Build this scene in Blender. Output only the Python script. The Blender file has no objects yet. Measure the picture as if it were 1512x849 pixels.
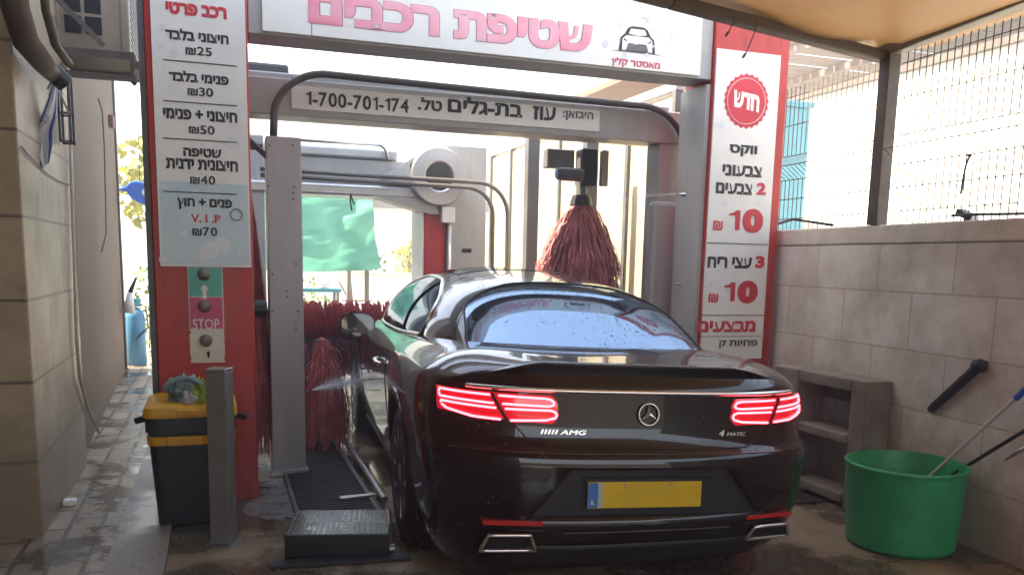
import bpy, bmesh, math, random
from mathutils import Vector, Matrix, Euler, geometry, noise
R_ = math.radians
random.seed(7)
sc = bpy.context.scene
col = sc.collection

# ------------------------------------------------------------------ camera
FPX, PPY, H = 1264.07, 579.32, 1.45
YAW, PITCH, ROLL = R_(19.06), R_(8.6635), R_(-1.2307)
def cam_axes():
    cy, sy = math.cos(YAW), math.sin(YAW)
    f = Vector((sy*math.cos(PITCH), cy*math.cos(PITCH), -math.sin(PITCH)))
    r = Vector((cy, -sy, 0)); d = f.cross(r)
    c, s = math.cos(ROLL), math.sin(ROLL)
    return c*r + s*d, -s*r + c*d, f
CR, CD, CF = cam_axes()
def px(u, v, ax, val):
    """photo measurement (pixel) on a known plane x/y/z = val -> world point"""
    d = CR*((u-756)/FPX) + CD*((v-PPY)/FPX) + CF
    o = Vector((0, 0, H))
    return o + d*((val-o[ax])/d[ax])
cd = bpy.data.cameras.new('camera'); cam = bpy.data.objects.new('camera', cd); col.objects.link(cam)
cd.sensor_width = 36; cd.lens = FPX/1512*36; cd.shift_y = (PPY-424.5)/1512
cd.clip_start = 0.05; cd.clip_end = 500
m = Matrix.Identity(4)
for i, a in enumerate((CR, -CD, -CF)):
    for k in range(3): m[k][i] = a[k]
m.translation = (0, 0, H)
cam.matrix_world = m
sc.camera = cam

# ------------------------------------------------------------------ light
SUN_EL, SUN_AZ = 54, -84          # azimuth from +Y towards -X (negative = left)
w = bpy.data.worlds.new('World'); sc.world = w; w.use_nodes = True
nt = w.node_tree; nt.nodes.clear()
sky = nt.nodes.new('ShaderNodeTexSky'); sky.sky_type = 'NISHITA'; sky.sun_disc = False
sky.sun_elevation = R_(SUN_EL); sky.sun_rotation = R_(SUN_AZ); sky.dust_density = 1.0
bg = nt.nodes.new('ShaderNodeBackground'); bg.inputs['Strength'].default_value = 0.15
ow = nt.nodes.new('ShaderNodeOutputWorld')
nt.links.new(sky.outputs[0], bg.inputs[0]); nt.links.new(bg.outputs[0], ow.inputs[0])
sd = bpy.data.lights.new('sun', 'SUN'); sd.energy = 4.5; sd.angle = R_(0.5); sd.color = (1, .93, .80)
so = bpy.data.objects.new('sun', sd); col.objects.link(so)
sdir = Vector((math.sin(R_(SUN_AZ))*math.cos(R_(SUN_EL)), math.cos(R_(SUN_AZ))*math.cos(R_(SUN_EL)), math.sin(R_(SUN_EL))))
so.rotation_euler = sdir.to_track_quat('Z', 'Y').to_euler()
sc.view_settings.view_transform = 'Standard'; sc.view_settings.look = 'None'
sc.view_settings.gamma = 1; sc.view_settings.exposure = 3.05
sc.view_settings.use_curve_mapping = False
sc.view_settings.use_white_balance = True
sc.view_settings.white_balance_temperature = 7500; sc.view_settings.white_balance_tint = 10

# ------------------------------------------------------------------ materials
def mat(name, c, rough=.5, metal=0, var=.0, vscale=6, c2=None, bump=0, bscale=40, coat=0, spec=.5, emit=None, estr=0, rvar=0, stretch=None):
    M = bpy.data.materials.new(name); M.use_nodes = True
    n = M.node_tree.nodes; L = M.node_tree.links; b = n['Principled BSDF']
    c = tuple(c)+(1,)
    b.inputs['Base Color'].default_value = c; b.inputs['Roughness'].default_value = rough
    b.inputs['Metallic'].default_value = metal; b.inputs['Specular IOR Level'].default_value = spec
    b.inputs['Coat Weight'].default_value = coat; b.inputs['Coat Roughness'].default_value = .03
    tc = n.new('ShaderNodeTexCoord'); src = tc.outputs['Object']
    if stretch:
        mp = n.new('ShaderNodeMapping'); mp.inputs['Scale'].default_value = stretch
        L.new(src, mp.inputs[0]); src = mp.outputs[0]
    if var or c2 or rvar:
        t = n.new('ShaderNodeTexNoise'); t.inputs['Scale'].default_value = vscale; t.inputs['Detail'].default_value = 6
        t.inputs['Roughness'].default_value = .65
        L.new(src, t.inputs['Vector'])
        if var or c2:
            r = n.new('ShaderNodeValToRGB'); r.color_ramp.elements[0].position = .32; r.color_ramp.elements[1].position = .68
            r.color_ramp.elements[0].color = tuple(x*(1-var) for x in c[:3])+(1,) if not c2 else tuple(c2)+(1,)
            r.color_ramp.elements[1].color = tuple(min(1, x*(1+var*.6)) for x in c[:3])+(1,) if not c2 else c
            L.new(t.outputs[0], r.inputs[0]); L.new(r.outputs[0], b.inputs['Base Color'])
        if rvar:
            q = n.new('ShaderNodeMapRange'); q.inputs[1].default_value = .35; q.inputs[2].default_value = .65
            q.inputs[3].default_value = max(.02, rough-rvar); q.inputs[4].default_value = min(1, rough+rvar)
            L.new(t.outputs[0], q.inputs[0]); L.new(q.outputs[0], b.inputs['Roughness'])
    if bump:
        t2 = n.new('ShaderNodeTexNoise'); t2.inputs['Scale'].default_value = bscale; t2.inputs['Detail'].default_value = 5
        L.new(src, t2.inputs['Vector'])
        bp = n.new('ShaderNodeBump'); bp.inputs['Strength'].default_value = bump; bp.inputs['Distance'].default_value = .01
        L.new(t2.outputs[0], bp.inputs['Height']); L.new(bp.outputs[0], b.inputs['Normal'])
    if emit:
        b.inputs['Emission Color'].default_value = tuple(emit)+(1,); b.inputs['Emission Strength'].default_value = estr
    return M

def translucent(name, c, amt=.5, var=.15, vscale=3, gloss=0.1, rough=.5):
    M = mat(name, c, rough, var=var, vscale=vscale, bump=.15, bscale=12)
    n = M.node_tree.nodes; L = M.node_tree.links; b = n['Principled BSDF']; o = n['Material Output']
    t = n.new('ShaderNodeBsdfTranslucent'); mx = n.new('ShaderNodeMixShader'); mx.inputs[0].default_value = amt
    src = b.inputs['Base Color'].links
    if src: L.new(src[0].from_socket, t.inputs[0])
    else: t.inputs[0].default_value = tuple(c)+(1,)
    L.new(b.outputs[0], mx.inputs[1]); L.new(t.outputs[0], mx.inputs[2]); L.new(mx.outputs[0], o.inputs[0])
    return M

def tile_mat(name, c, grout, w_, h_, mort=.006, off=.5, rough=.25, oy=0., oz=0., horiz=False, var=.12, dirt=(.25,.2,.15), dirtamt=.35, bumps=.4):
    M = bpy.data.materials.new(name); M.use_nodes = True
    n = M.node_tree.nodes; L = M.node_tree.links; b = n['Principled BSDF']
    tc = n.new('ShaderNodeTexCoord'); g = n.new('ShaderNodeNewGeometry')
    s = n.new('ShaderNodeSeparateXYZ'); L.new(tc.outputs['Object'], s.inputs[0])
    cb = n.new('ShaderNodeCombineXYZ')
    if horiz:
        L.new(s.outputs[1], cb.inputs[0]); L.new(s.outputs[0], cb.inputs[1])
    else:
        sn = n.new('ShaderNodeSeparateXYZ'); L.new(g.outputs['True Normal'], sn.inputs[0])
        ab = n.new('ShaderNodeMath'); ab.operation = 'ABSOLUTE'; L.new(sn.outputs[0], ab.inputs[0])
        gt = n.new('ShaderNodeMath'); gt.operation = 'GREATER_THAN'; gt.inputs[1].default_value = .5; L.new(ab.outputs[0], gt.inputs[0])
        mx = n.new('ShaderNodeMix'); L.new(gt.outputs[0], mx.inputs[0]); L.new(s.outputs[0], mx.inputs[2]); L.new(s.outputs[1], mx.inputs[3])
        L.new(mx.outputs[0], cb.inputs[0]); L.new(s.outputs[2], cb.inputs[1])
    ad = n.new('ShaderNodeVectorMath'); ad.inputs[1].default_value = (oy, oz, 0); L.new(cb.outputs[0], ad.inputs[0])
    br = n.new('ShaderNodeTexBrick'); br.offset = off; br.inputs['Scale'].default_value = 1
    br.inputs['Brick Width'].default_value = w_; br.inputs['Row Height'].default_value = h_
    br.inputs['Mortar Size'].default_value = mort; br.inputs['Mortar Smooth'].default_value = .1
    br.inputs['Color1'].default_value = tuple(c)+(1,); br.inputs['Color2'].default_value = tuple(x*(1-var) for x in c)+(1,)
    br.inputs['Mortar'].default_value = tuple(grout)+(1,)
    L.new(ad.outputs[0], br.inputs['Vector'])
    nz = n.new('ShaderNodeTexNoise'); nz.inputs['Scale'].default_value = 2.2; nz.inputs['Detail'].default_value = 8; nz.inputs['Roughness'].default_value = .7
    L.new(tc.outputs['Object'], nz.inputs['Vector'])
    rp = n.new('ShaderNodeMapRange'); rp.inputs[1].default_value = .45; rp.inputs[2].default_value = .75; rp.inputs[4].default_value = dirtamt
    L.new(nz.outputs[0], rp.inputs[0])
    mc = n.new('ShaderNodeMix'); mc.data_type = 'RGBA'; L.new(rp.outputs[0], mc.inputs[0]); L.new(br.outputs['Color'], mc.inputs[6])
    mc.inputs[7].default_value = tuple(dirt)+(1,); L.new(mc.outputs[2], b.inputs['Base Color'])
    rr = n.new('ShaderNodeMapRange'); rr.inputs[3].default_value = rough; rr.inputs[4].default_value = min(1, rough+.35); L.new(nz.outputs[0], rr.inputs[0])
    if horiz:      # wet patches lie smooth and dark between drier slabs
        rp.inputs[1].default_value = .42; rp.inputs[2].default_value = .58; L.new(rp.outputs[0], rr.inputs[0]); rr.inputs[2].default_value = dirtamt; rr.inputs[3].default_value = .6; rr.inputs[4].default_value = .15
    else:          # splash dirt creeping up from the foot of the wall
        dz = n.new('ShaderNodeMapRange'); dz.inputs[1].default_value = .9; dz.inputs[2].default_value = 0; dz.inputs[3].default_value = 0; dz.inputs[4].default_value = .30; L.new(s.outputs[2], dz.inputs[0])
        sh = n.new('ShaderNodeMath'); sh.operation = 'ADD'; L.new(nz.outputs[0], sh.inputs[0]); L.new(dz.outputs[0], sh.inputs[1]); L.new(sh.outputs[0], rp.inputs[0]); rp.inputs[1].default_value = .42; rp.inputs[2].default_value = .70
    L.new(rr.outputs[0], b.inputs['Roughness'])
    iv = n.new('ShaderNodeMath'); iv.operation = 'SUBTRACT'; iv.inputs[0].default_value = 1; L.new(br.outputs['Fac'], iv.inputs[1])
    a2 = n.new('ShaderNodeMath'); a2.operation = 'MULTIPLY_ADD'; a2.inputs[1].default_value = .25; L.new(nz.outputs[0], a2.inputs[0]); L.new(iv.outputs[0], a2.inputs[2])
    bp = n.new('ShaderNodeBump'); bp.inputs['Strength'].default_value = bumps; bp.inputs['Distance'].default_value = .006
    L.new(a2.outputs[0], bp.inputs['Height']); L.new(bp.outputs[0], b.inputs['Normal'])
    return M

def ground_mat(name, c, c2, rlo, rhi, scale=1.4, wet=.5, bump=.35, speck=0):
    M = bpy.data.materials.new(name); M.use_nodes = True
    n = M.node_tree.nodes; L = M.node_tree.links; b = n['Principled BSDF']
    tc = n.new('ShaderNodeTexCoord')
    a = n.new('ShaderNodeTexNoise'); a.inputs['Scale'].default_value = scale; a.inputs['Detail'].default_value = 9; a.inputs['Roughness'].default_value = .62
    L.new(tc.outputs['Object'], a.inputs['Vector'])
    f = n.new('ShaderNodeTexNoise'); f.inputs['Scale'].default_value = 45; f.inputs['Detail'].default_value = 6; L.new(tc.outputs['Object'], f.inputs['Vector'])
    wt = n.new('ShaderNodeMapRange'); wt.inputs[1].default_value = wet-.06; wt.inputs[2].default_value = wet+.06; L.new(a.outputs[0], wt.inputs[0])
    mx = n.new('ShaderNodeMix'); mx.data_type = 'RGBA'; L.new(wt.outputs[0], mx.inputs[0])
    mx.inputs[6].default_value = tuple(c2)+(1,); mx.inputs[7].default_value = tuple(c)+(1,)
    m2 = n.new('ShaderNodeMix'); m2.data_type = 'RGBA'; m2.blend_type = 'MULTIPLY'; m2.inputs[0].default_value = .8
    r = n.new('ShaderNodeMapRange'); r.inputs[1].default_value = .3; r.inputs[2].default_value = .7; r.inputs[3].default_value = .55; r.inputs[4].default_value = 1.3; L.new(f.outputs[0], r.inputs[0])
    L.new(mx.outputs[2], m2.inputs[6]); L.new(r.outputs[0], m2.inputs[7]); L.new(m2.outputs[2], b.inputs['Base Color'])
    rr = n.new('ShaderNodeMapRange'); rr.inputs[3].default_value = rlo; rr.inputs[4].default_value = rhi; L.new(wt.outputs[0], rr.inputs[0]); L.new(rr.outputs[0], b.inputs['Roughness'])
    bm_ = n.new('ShaderNodeMath'); bm_.operation = 'MULTIPLY'; L.new(f.outputs[0], bm_.inputs[0]); L.new(wt.outputs[0], bm_.inputs[1])
    bp = n.new('ShaderNodeBump'); bp.inputs['Strength'].default_value = bump; bp.inputs['Distance'].default_value = .008
    L.new(bm_.outputs[0], bp.inputs['Height']); L.new(bp.outputs[0], b.inputs['Normal'])
    return M

MT = dict(
    red=mat('red_paint', (.46, .034, .028), .34, var=.28, vscale=4, rvar=.14, bump=.03, bscale=6, stretch=(2, 2, .35)),
    grey=mat('grey_powder_coat', (.40, .395, .385), .42, var=.13, vscale=5, rvar=.12, bump=.03, stretch=(2.2, 2.2, .3)),
    wire=mat('dark_wire', (.10, .085, .07), .5), greyd=mat('dark_grey_metal', (.12, .12, .125), .45, .2, var=.25, vscale=5),
    steel=mat('worn_steel', (.40, .40, .40), .36, .7, var=.10, vscale=5, rvar=.08),
    alu=mat('aluminium', (.55, .55, .55), .3, .8, var=.15),
    white=mat('white_plastic', (.78, .77, .74), .4, var=.06, vscale=3),
    sign=mat('sign_white', (.80, .79, .76), .38, var=.05, vscale=2, rvar=.1),
    black=mat('black_plastic', (.012, .012, .013), .4, var=.2),
    rubber=mat('black_rubber', (.018, .018, .018), .6, var=.3, bump=.2),
    ink=mat('black_ink', (.02, .02, .022), .5),
    redink=mat('red_ink', (.62, .03, .05), .45, var=.12, vscale=8),
    pink=mat('faded_pink_ink', (.80, .20, .30), .45, c2=(.86, .50, .56), vscale=2.2),
    pinkline=mat('pink_outline_ink', (.40, .10, .16), .5),
    yellow=mat('yellow_plastic', (.75, .38, .01), .4, var=.12),
    bin=mat('dark_bin_plastic', (.022, .022, .024), .42, var=.25, rvar=.12),
    green=mat('green_plastic', (.012, .36, .13), .40, var=.3, vscale=5, rvar=.1, bump=.05, bscale=8),
    brush=mat('red_wash_cloth', (.60, .15, .15), .75, c2=(.30, .05, .055), vscale=9),
    brushd=mat('dark_red_wash_cloth', (.50, .16, .16), .75, c2=(.26, .06, .065), vscale=9),
    pipe=mat('brown_painted_pipe', (.10, .075, .058), .5, var=.3, vscale=7, bump=.1),
    pipeg=mat('grey_pipe', (.23, .21, .19), .5, var=.25, vscale=6, bump=.1),
    concrete=mat('weathered_concrete', (.29, .26, .22), .8, c2=(.15, .13, .11), vscale=4, bump=.4, bscale=30),
    plaster=mat('brown_plaster', (.18, .115, .068), .75, c2=(.12, .078, .048), vscale=1.6, bump=.25, bscale=60),
    whitewall=mat('white_plaster', (.87, .85, .80), .8, var=.07, vscale=1.2, bump=.2, bscale=50),
    teal=mat('teal_paint', (.03, .24, .33), .5, var=.15),
    wood=mat('brown_slats', (.21, .135, .10), .6, var=.35, vscale=5, stretch=(.3, 6, 6)),
    leaf=mat('leaf', (.16, .26, .03), .5, c2=(.07, .15, .015), vscale=14),
    leafy=mat('yellow_leaf', (.50, .42, .03), .5, c2=(.25, .28, .02), vscale=9),
    blue=mat('blue_plastic', (.02, .13, .55), .35, var=.1),
    cyl=mat('blue_steel', (.06, .24, .42), .4, var=.2),
    tan=translucent('tan_shade_cloth', (.30, .16, .06), .10, .12),
    gtarp=translucent('green_tarp', (.14, .44, .33), .35, .12),
    panel=translucent('cream_polycarbonate', (.66, .60, .46), .45, .10, rough=.25),
    orange=mat('orange_plastic', (.7, .2, .03), .4),
    tealp=mat('green_button_sticker', (.08, .42, .34), .4, var=.1),
    pinkp=mat('magenta_button_sticker', (.58, .07, .17), .4, var=.12),
    btn=mat('worn_button', (.17, .14, .12), .45, .2, var=.3, vscale=30),
    lb=mat('pale_blue_print', (.46, .62, .69), .4, c2=(.62, .70, .73), vscale=5),
    bub=mat('bubble_print', (.66, .68, .72), .4, c2=(.76, .76, .77), vscale=30),
    bubv=mat('lilac_bubble_print', (.62, .60, .74), .4, c2=(.74, .73, .78), vscale=20),
    flagw=translucent('white_flag_cloth', (.72, .70, .70), .3, .05), flagb=translucent('blue_flag_cloth', (.05, .07, .30), .3, .05),
    chrome=mat('chrome', (.75, .75, .75), .09, 1.0),
    dark=mat('dark_void', (.006, .006, .006), .8),
    rag1=mat('green_rag', (.34, .46, .05), .9, var=.3, vscale=30, bump=.4), rag2=mat('grey_rag', (.22, .31, .30), .9, var=.4, vscale=25, bump=.4),
    hose=mat('cream_hose', (.6, .54, .42), .45, var=.1),
    far=mat('far_cream', (.7, .66, .56), .8, var=.15),
    brownroof=mat('reddish_roof_underside', (.20, .11, .08), .7, var=.25, stretch=(1, 8, 8)),
)

# ------------------------------------------------------------------ mesh helpers
class MB:
    def __init__(s): s.bm = bmesh.new()
    def box(s, x0, x1, y0, y1, z0, z1, M=None):
        P = [(x, y, z) for z in (z0, z1) for y in (y0, y1) for x in (x0, x1)]
        if M: P = [M @ Vector(p) for p in P]
        v = [s.bm.verts.new(p) for p in P]
        for f in ((0, 2, 3, 1), (4, 5, 7, 6), (0, 1, 5, 4), (2, 6, 7, 3), (0, 4, 6, 2), (1, 3, 7, 5)): s.bm.faces.new([v[i] for i in f])
        return s
    def bar(s, a, b, w, h=None, up=(0, 0, 1)):
        a = Vector(a); b = Vector(b); d = (b-a); L = d.length; d.normalize(); h = h or w
        u = Vector(up)
        if abs(d.dot(u)) > .98: u = Vector((0, 1, 0))
        r = d.cross(u).normalized(); u = r.cross(d)
        M = Matrix((( r.x, d.x, u.x, a.x), (r.y, d.y, u.y, a.y), (r.z, d.z, u.z, a.z), (0, 0, 0, 1)))
        return s.box(-w/2, w/2, 0, L, -h/2, h/2, M)
    def tube(s, pts, r, n=10, closed=False, cap=True, flat=None):
        pts = [Vector(p) for p in pts]; N = len(pts); rings = []
        rr = r if isinstance(r, (list, tuple)) else [r]*N
        up = None
        for i, p in enumerate(pts):
            a = pts[(i-1) % N] if (closed or i > 0) else p; b = pts[(i+1) % N] if (closed or i < N-1) else p
            t = (b-a)
            t = t.normalized() if t.length > 1e-9 else Vector((0, 0, 1))
            if up is None: up = Vector((0, 0, 1)) if abs(t.z) < .9 else Vector((0, 1, 0))
            x = t.cross(up)
            if x.length < 1e-6: x = t.orthogonal()
            x.normalize(); y = x.cross(t); up = y
            ring = []
            for k in range(n):
                A = 2*math.pi*k/n
                q = p + x*math.cos(A)*rr[i] + y*math.sin(A)*rr[i]*(flat or 1)
                ring.append(s.bm.verts.new(q))
            rings.append(ring)
        for i in range(N if closed else N-1):
            A, B = rings[i], rings[(i+1) % N]
            for k in range(n): s.bm.faces.new((A[k], A[(k+1) % n], B[(k+1) % n], B[k]))
        if cap and not closed:
            s.bm.faces.new(rings[0][::-1]); s.bm.faces.new(rings[-1])
        return s
    def lathe(s, prof, center=(0, 0, 0), axis='Z', n=40, sx=1, sy=1, M=None, wob=0):
        c = Vector(center); rings = []
        for r, h in prof:
            ring = []
            for k in range(n):
                A = 2*math.pi*k/n; q = r*(1+wob*math.sin(2*A+.6)+wob*.6*math.sin(3*A))
                p = (q*math.cos(A)*sx, q*math.sin(A)*sy, h)
                if axis == 'Y': p = (p[0], p[2], p[1])
                if axis == 'X': p = (p[2], p[0], p[1])
                p = Vector(p)
                if M: p = M @ p
                ring.append(s.bm.verts.new(p+c))
            rings.append(ring)
        for A, B in zip(rings, rings[1:]):
            for k in range(n): s.bm.faces.new((A[k], A[(k+1) % n], B[(k+1) % n], B[k]))
        for ring, q in ((rings[0], prof[0]), (rings[-1], prof[-1])):
            if q[0] > 1e-4: s.bm.faces.new(ring)
        return s
    def grid(s, fn, nu, nv):
        V = [[s.bm.verts.new(fn(i/nu, j/nv)) for j in range(nv+1)] for i in range(nu+1)]
        for i in range(nu):
            for j in range(nv): s.bm.faces.new((V[i][j], V[i+1][j], V[i+1][j+1], V[i][j+1]))
        return s
    def poly(s, pts, depth_vec):
        d = Vector(depth_vec); a = [s.bm.verts.new(Vector(p)) for p in pts]; b = [s.bm.verts.new(Vector(p)+d) for p in pts]
        s.bm.faces.new(a[::-1]); s.bm.faces.new(b); n = len(a)
        for i in range(n): s.bm.faces.new((a[i], a[(i+1) % n], b[(i+1) % n], b[i]))
        return s
    nd = 0
    def disc(s, c, r, y_off=0, n=24, sz=1):
        s.nd += 1; y_off = y_off-.00003*s.nd
        v = [s.bm.verts.new((c[0]+r*math.cos(2*math.pi*k/n), c[1]+y_off, c[2]+sz*r*math.sin(2*math.pi*k/n))) for k in range(n)]
        s.bm.faces.new(v); return s
    def build(s, name, m, parent=None, bevel=0, smooth=False, local=False, solid=0, recalc=True, seg=2):
        if recalc: bmesh.ops.recalc_face_normals(s.bm, faces=s.bm.faces)
        me = bpy.data.meshes.new(name); s.bm.to_mesh(me); s.bm.free()
        o = bpy.data.objects.new(name, me); col.objects.link(o)
        if parent:
            o.parent = parent
            if not local:
                r = parent
                while r.parent: r = r.parent
                me.transform(Matrix.Translation(-Vector(r.location)))
        me.materials.append(MT[m] if isinstance(m, str) else m)
        if smooth:
            for p in me.polygons: p.use_smooth = True
        if solid:
            q = o.modifiers.new('s', 'SOLIDIFY'); q.thickness = solid; q.offset = 0
        if bevel:
            q = o.modifiers.new('b', 'BEVEL'); q.width = bevel; q.segments = seg; q.limit_method = 'ANGLE'; q.angle_limit = R_(40)
        if smooth == 2:
            q = o.modifiers.new('w', 'EDGE_SPLIT'); q.split_angle = R_(38)
        return o
def tag(o, label, cat, group=None, kind=None):
    if label: o['label'] = label
    if cat: o['category'] = cat
    if group: o['group'] = group
    if kind: o['kind'] = kind
    return o
def thing(name, loc, label, cat, group=None, rz=0):
    o = bpy.data.objects.new(name, None); col.objects.link(o); o.location = loc; o.rotation_euler.z = rz; o.empty_display_size = .1
    return tag(o, label, cat, group)
def structure(o): o['kind'] = 'structure'; return o
def arc(c, r, a0, a1, n, u, v):
    c = Vector(c); u = Vector(u); v = Vector(v)
    return [c + u*(r*math.cos(R_(a0+(a1-a0)*i/n))) + v*(r*math.sin(R_(a0+(a1-a0)*i/n))) for i in range(n+1)]
def spl(keys):
    """monotone-ish smooth interpolation through (x, y) keys"""
    xs = [k[0] for k in keys]; ys = [k[1] for k in keys]; n = len(xs)
    d = [(ys[i+1]-ys[i])/(xs[i+1]-xs[i]) for i in range(n-1)]
    mm = [d[0]]+[0 if d[i-1]*d[i] <= 0 else 2*d[i-1]*d[i]/(d[i-1]+d[i]) for i in range(1, n-1)]+[d[-1]]
    def f(x):
        if x <= xs[0]: return ys[0]
        if x >= xs[-1]: return ys[-1]
        i = 0
        while x > xs[i+1]: i += 1
        h = xs[i+1]-xs[i]; t = (x-xs[i])/h
        return ((1+2*t)*(1-t)**2*ys[i] + t*(1-t)**2*h*mm[i] + t*t*(3-2*t)*ys[i+1] + t*t*(t-1)*h*mm[i+1])
    return f

# ---- flat lettering, cut from the built-in typeface and filled cleanly
ONE = [(.02, .50), (.05, .565), (.16, .60), (.235, .685), (.345, .685), (.345, 0), (.22, 0), (.22, .50)]
def text_mesh(body, bold=0.0, shear=0):
    if len(body) > 1 and all(ch in '0123456789-₪' for ch in body):     # figures: set one by one
        V, F, x = [], [], 0
        for ch in body:
            if ch == '1':
                v, f = [(p[0], p[1], 0.) for p in ONE], [[0, 1, 2, 3, 7], [3, 4, 5, 6, 7]]
            else: v, f = text_mesh(ch, bold, shear)
            lo = min(p[0] for p in v); hi = max(p[0] for p in v); s0 = len(V)
            V += [(p[0]-lo+x, p[1], p[2]) for p in v]; F += [[i+s0 for i in q] for q in f]
            x += hi-lo+(.07 if ch != '-' else .06)
        return V, F
    c = bpy.data.curves.new('t', 'FONT'); c.body = body; c.size = 1; c.fill_mode = 'NONE'; c.resolution_u = 4; c.shear = shear
    o = bpy.data.objects.new('t', c); col.objects.link(o)
    bpy.context.view_layer.update()
    me = bpy.data.meshes.new_from_object(o.evaluated_get(bpy.context.evaluated_depsgraph_get()))
    vs = [Vector((v.co.x, v.co.y)) for v in me.vertices]; es = [tuple(e.vertices) for e in me.edges]
    bpy.data.objects.remove(o); bpy.data.curves.remove(c); bpy.data.meshes.remove(me)
    # order into loops
    adj = {}
    for a, b in es: adj.setdefault(a, []).append(b); adj.setdefault(b, []).append(a)
    seen = set(); loops = []
    for st in adj:
        if st in seen: continue
        lp = [st]; seen.add(st); cur = st
        while True:
            nx = [k for k in adj[cur] if k not in seen]
            if not nx: break
            cur = nx[0]; seen.add(cur); lp.append(cur)
        loops.append([vs[k] for k in lp])
    def area(l): return sum(l[i-1].x*l[i].y-l[i].x*l[i-1].y for i in range(len(l)))/2
    def inside(p, l):
        r = False
        for i in range(len(l)):
            a, b = l[i-1], l[i]
            if (a.y > p.y) != (b.y > p.y) and p.x < (b.x-a.x)*(p.y-a.y)/(b.y-a.y)+a.x: r = not r
        return r
    V = []; E = []; ribs = []
    for l in loops:
        # drop near-duplicate points
        q = []
        for p in l:
            if not q or (p-q[-1]).length > 1e-4: q.append(p)
        l = q
        if len(l) < 3: continue
        depth = sum(inside(l[0], o_) for o_ in loops if o_ is not l and len(o_) > 2 and abs(area(o_)) > abs(area(l)))
        sgn = (1 if area(l) > 0 else -1)*(-1 if depth % 2 else 1)
        n = len(l); nl = []
        for i in range(n):
            a = (l[i]-l[i-1]); b = (l[(i+1) % n]-l[i])
            na = Vector((a.y, -a.x)).normalized(); nb = Vector((b.y, -b.x)).normalized()
            k = na+nb
            k = k/max(.6, k.length**2/2) if k.length > .2 else na
            nl.append(l[i]+k*bold*sgn)
        ribs.append((l, nl))
        s0 = len(V); V += l; E += [(s0+i, s0+(i+1) % n) for i in range(n)]
    r = geometry.delaunay_2d_cdt(V, E, [], 1, 1e-5)
    V2 = [(v.x, v.y, 0.) for v in r[0]]; F2 = []
    base = [l for l, nl in ribs]
    for f in r[2]:
        c = (r[0][f[0]]+r[0][f[1]]+r[0][f[2]])/3
        if sum(inside(c, l) for l in base) % 2: F2.append(list(f))
    if bold:
        for l, nl in ribs:
            s0 = len(V2); n = len(l)
            V2 += [(p.x, p.y, 0.) for p in l] + [(p.x, p.y, 1.) for p in nl]
            F2 += [[s0+i, s0+(i+1) % n, s0+n+(i+1) % n, s0+n+i] for i in range(n)]
    return V2, F2
REV = lambda s: s[::-1]
def text(body, m, parent, cx, cz, w_, h_, Y, name='lettering', bold=.02, xz=None, local=False, shear=0, slope=0):
    V, F = text_mesh(body, bold, shear)
    x0 = min(v[0] for v in V); x1 = max(v[0] for v in V); y0 = min(v[1] for v in V); y1 = max(v[1] for v in V)
    b = MB(); vs = []
    for v in V:
        a = (v[0]-x0)/(x1-x0)-.5; c = (v[1]-y0)/(y1-y0)-.5; dp = .0008*v[2]
        vs.append(b.bm.verts.new((cx+a*w_, Y-.0012+dp, cz+c*h_+a*w_*slope) if xz is None else xz(a*w_, c*h_)))
    for f in F:
        try: b.bm.faces.new([vs[i] for i in f])
        except ValueError: pass
    return b.build(name, m, parent, local=local)
def ptext(body, m, parent, u0, u1, v0, v1, Y, Yp=None, bold=.02, name='lettering'):
    """lettering centred where the photograph shows it on the sign's own plane"""
    c = px((u0+u1)/2, (v0+v1)/2, 1, Y); a = px(u0, (v0+v1)/2, 1, Y); b = px(u1, (v0+v1)/2, 1, Y)
    t = px((u0+u1)/2, v0, 1, Y); d = px((u0+u1)/2, v1, 1, Y)
    return text(body, m, parent, c.x, c.z, b.x-a.x, (t.z-d.z), (Yp or Y), name=name, bold=bold)

# ================================================================== THE SETTING
def sheet(name, x0, x1, y0, y1, z, m, z0=None):
    b = MB()
    if z0 is None:
        b.grid(lambda u, v: (x0+(x1-x0)*u, y0+(y1-y0)*v, z), 1, 1)
    else: b.box(x0, x1, y0, y1, z0, z)
    return structure(b.build(name, m))
bay = ground_mat('wet_concrete', (.34, .25, .155), (.11, .08, .05), .06, .5, 1.1, .53)
streetm = ground_mat('dry_concrete', (.42, .38, .32), (.36, .32, .27), .6, .8, .8, .5)
paver = tile_mat('wet_pavers', (.44, .33, .215), (.10, .08, .055), .36, .155, .012, .5, .16, horiz=True, var=.3, dirt=(.06, .05, .04), dirtamt=.85, bumps=.7)
kerbm = ground_mat('kerb_concrete', (.30, .265, .22), (.15, .125, .10), .2, .6, 1.6, .48)
sheet('ground', -44, 44, -44, 44, -.02, streetm)
sheet('wash_bay_floor', -.262, 4.1, -6, 9.2, 0, bay)
sheet('paved_path', -4, -.53, -6, 14, .012, paver, -.2)
sheet('kerb_strip', -.526, -.266, -6, 9.2, .02, kerbm, -.2)
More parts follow.
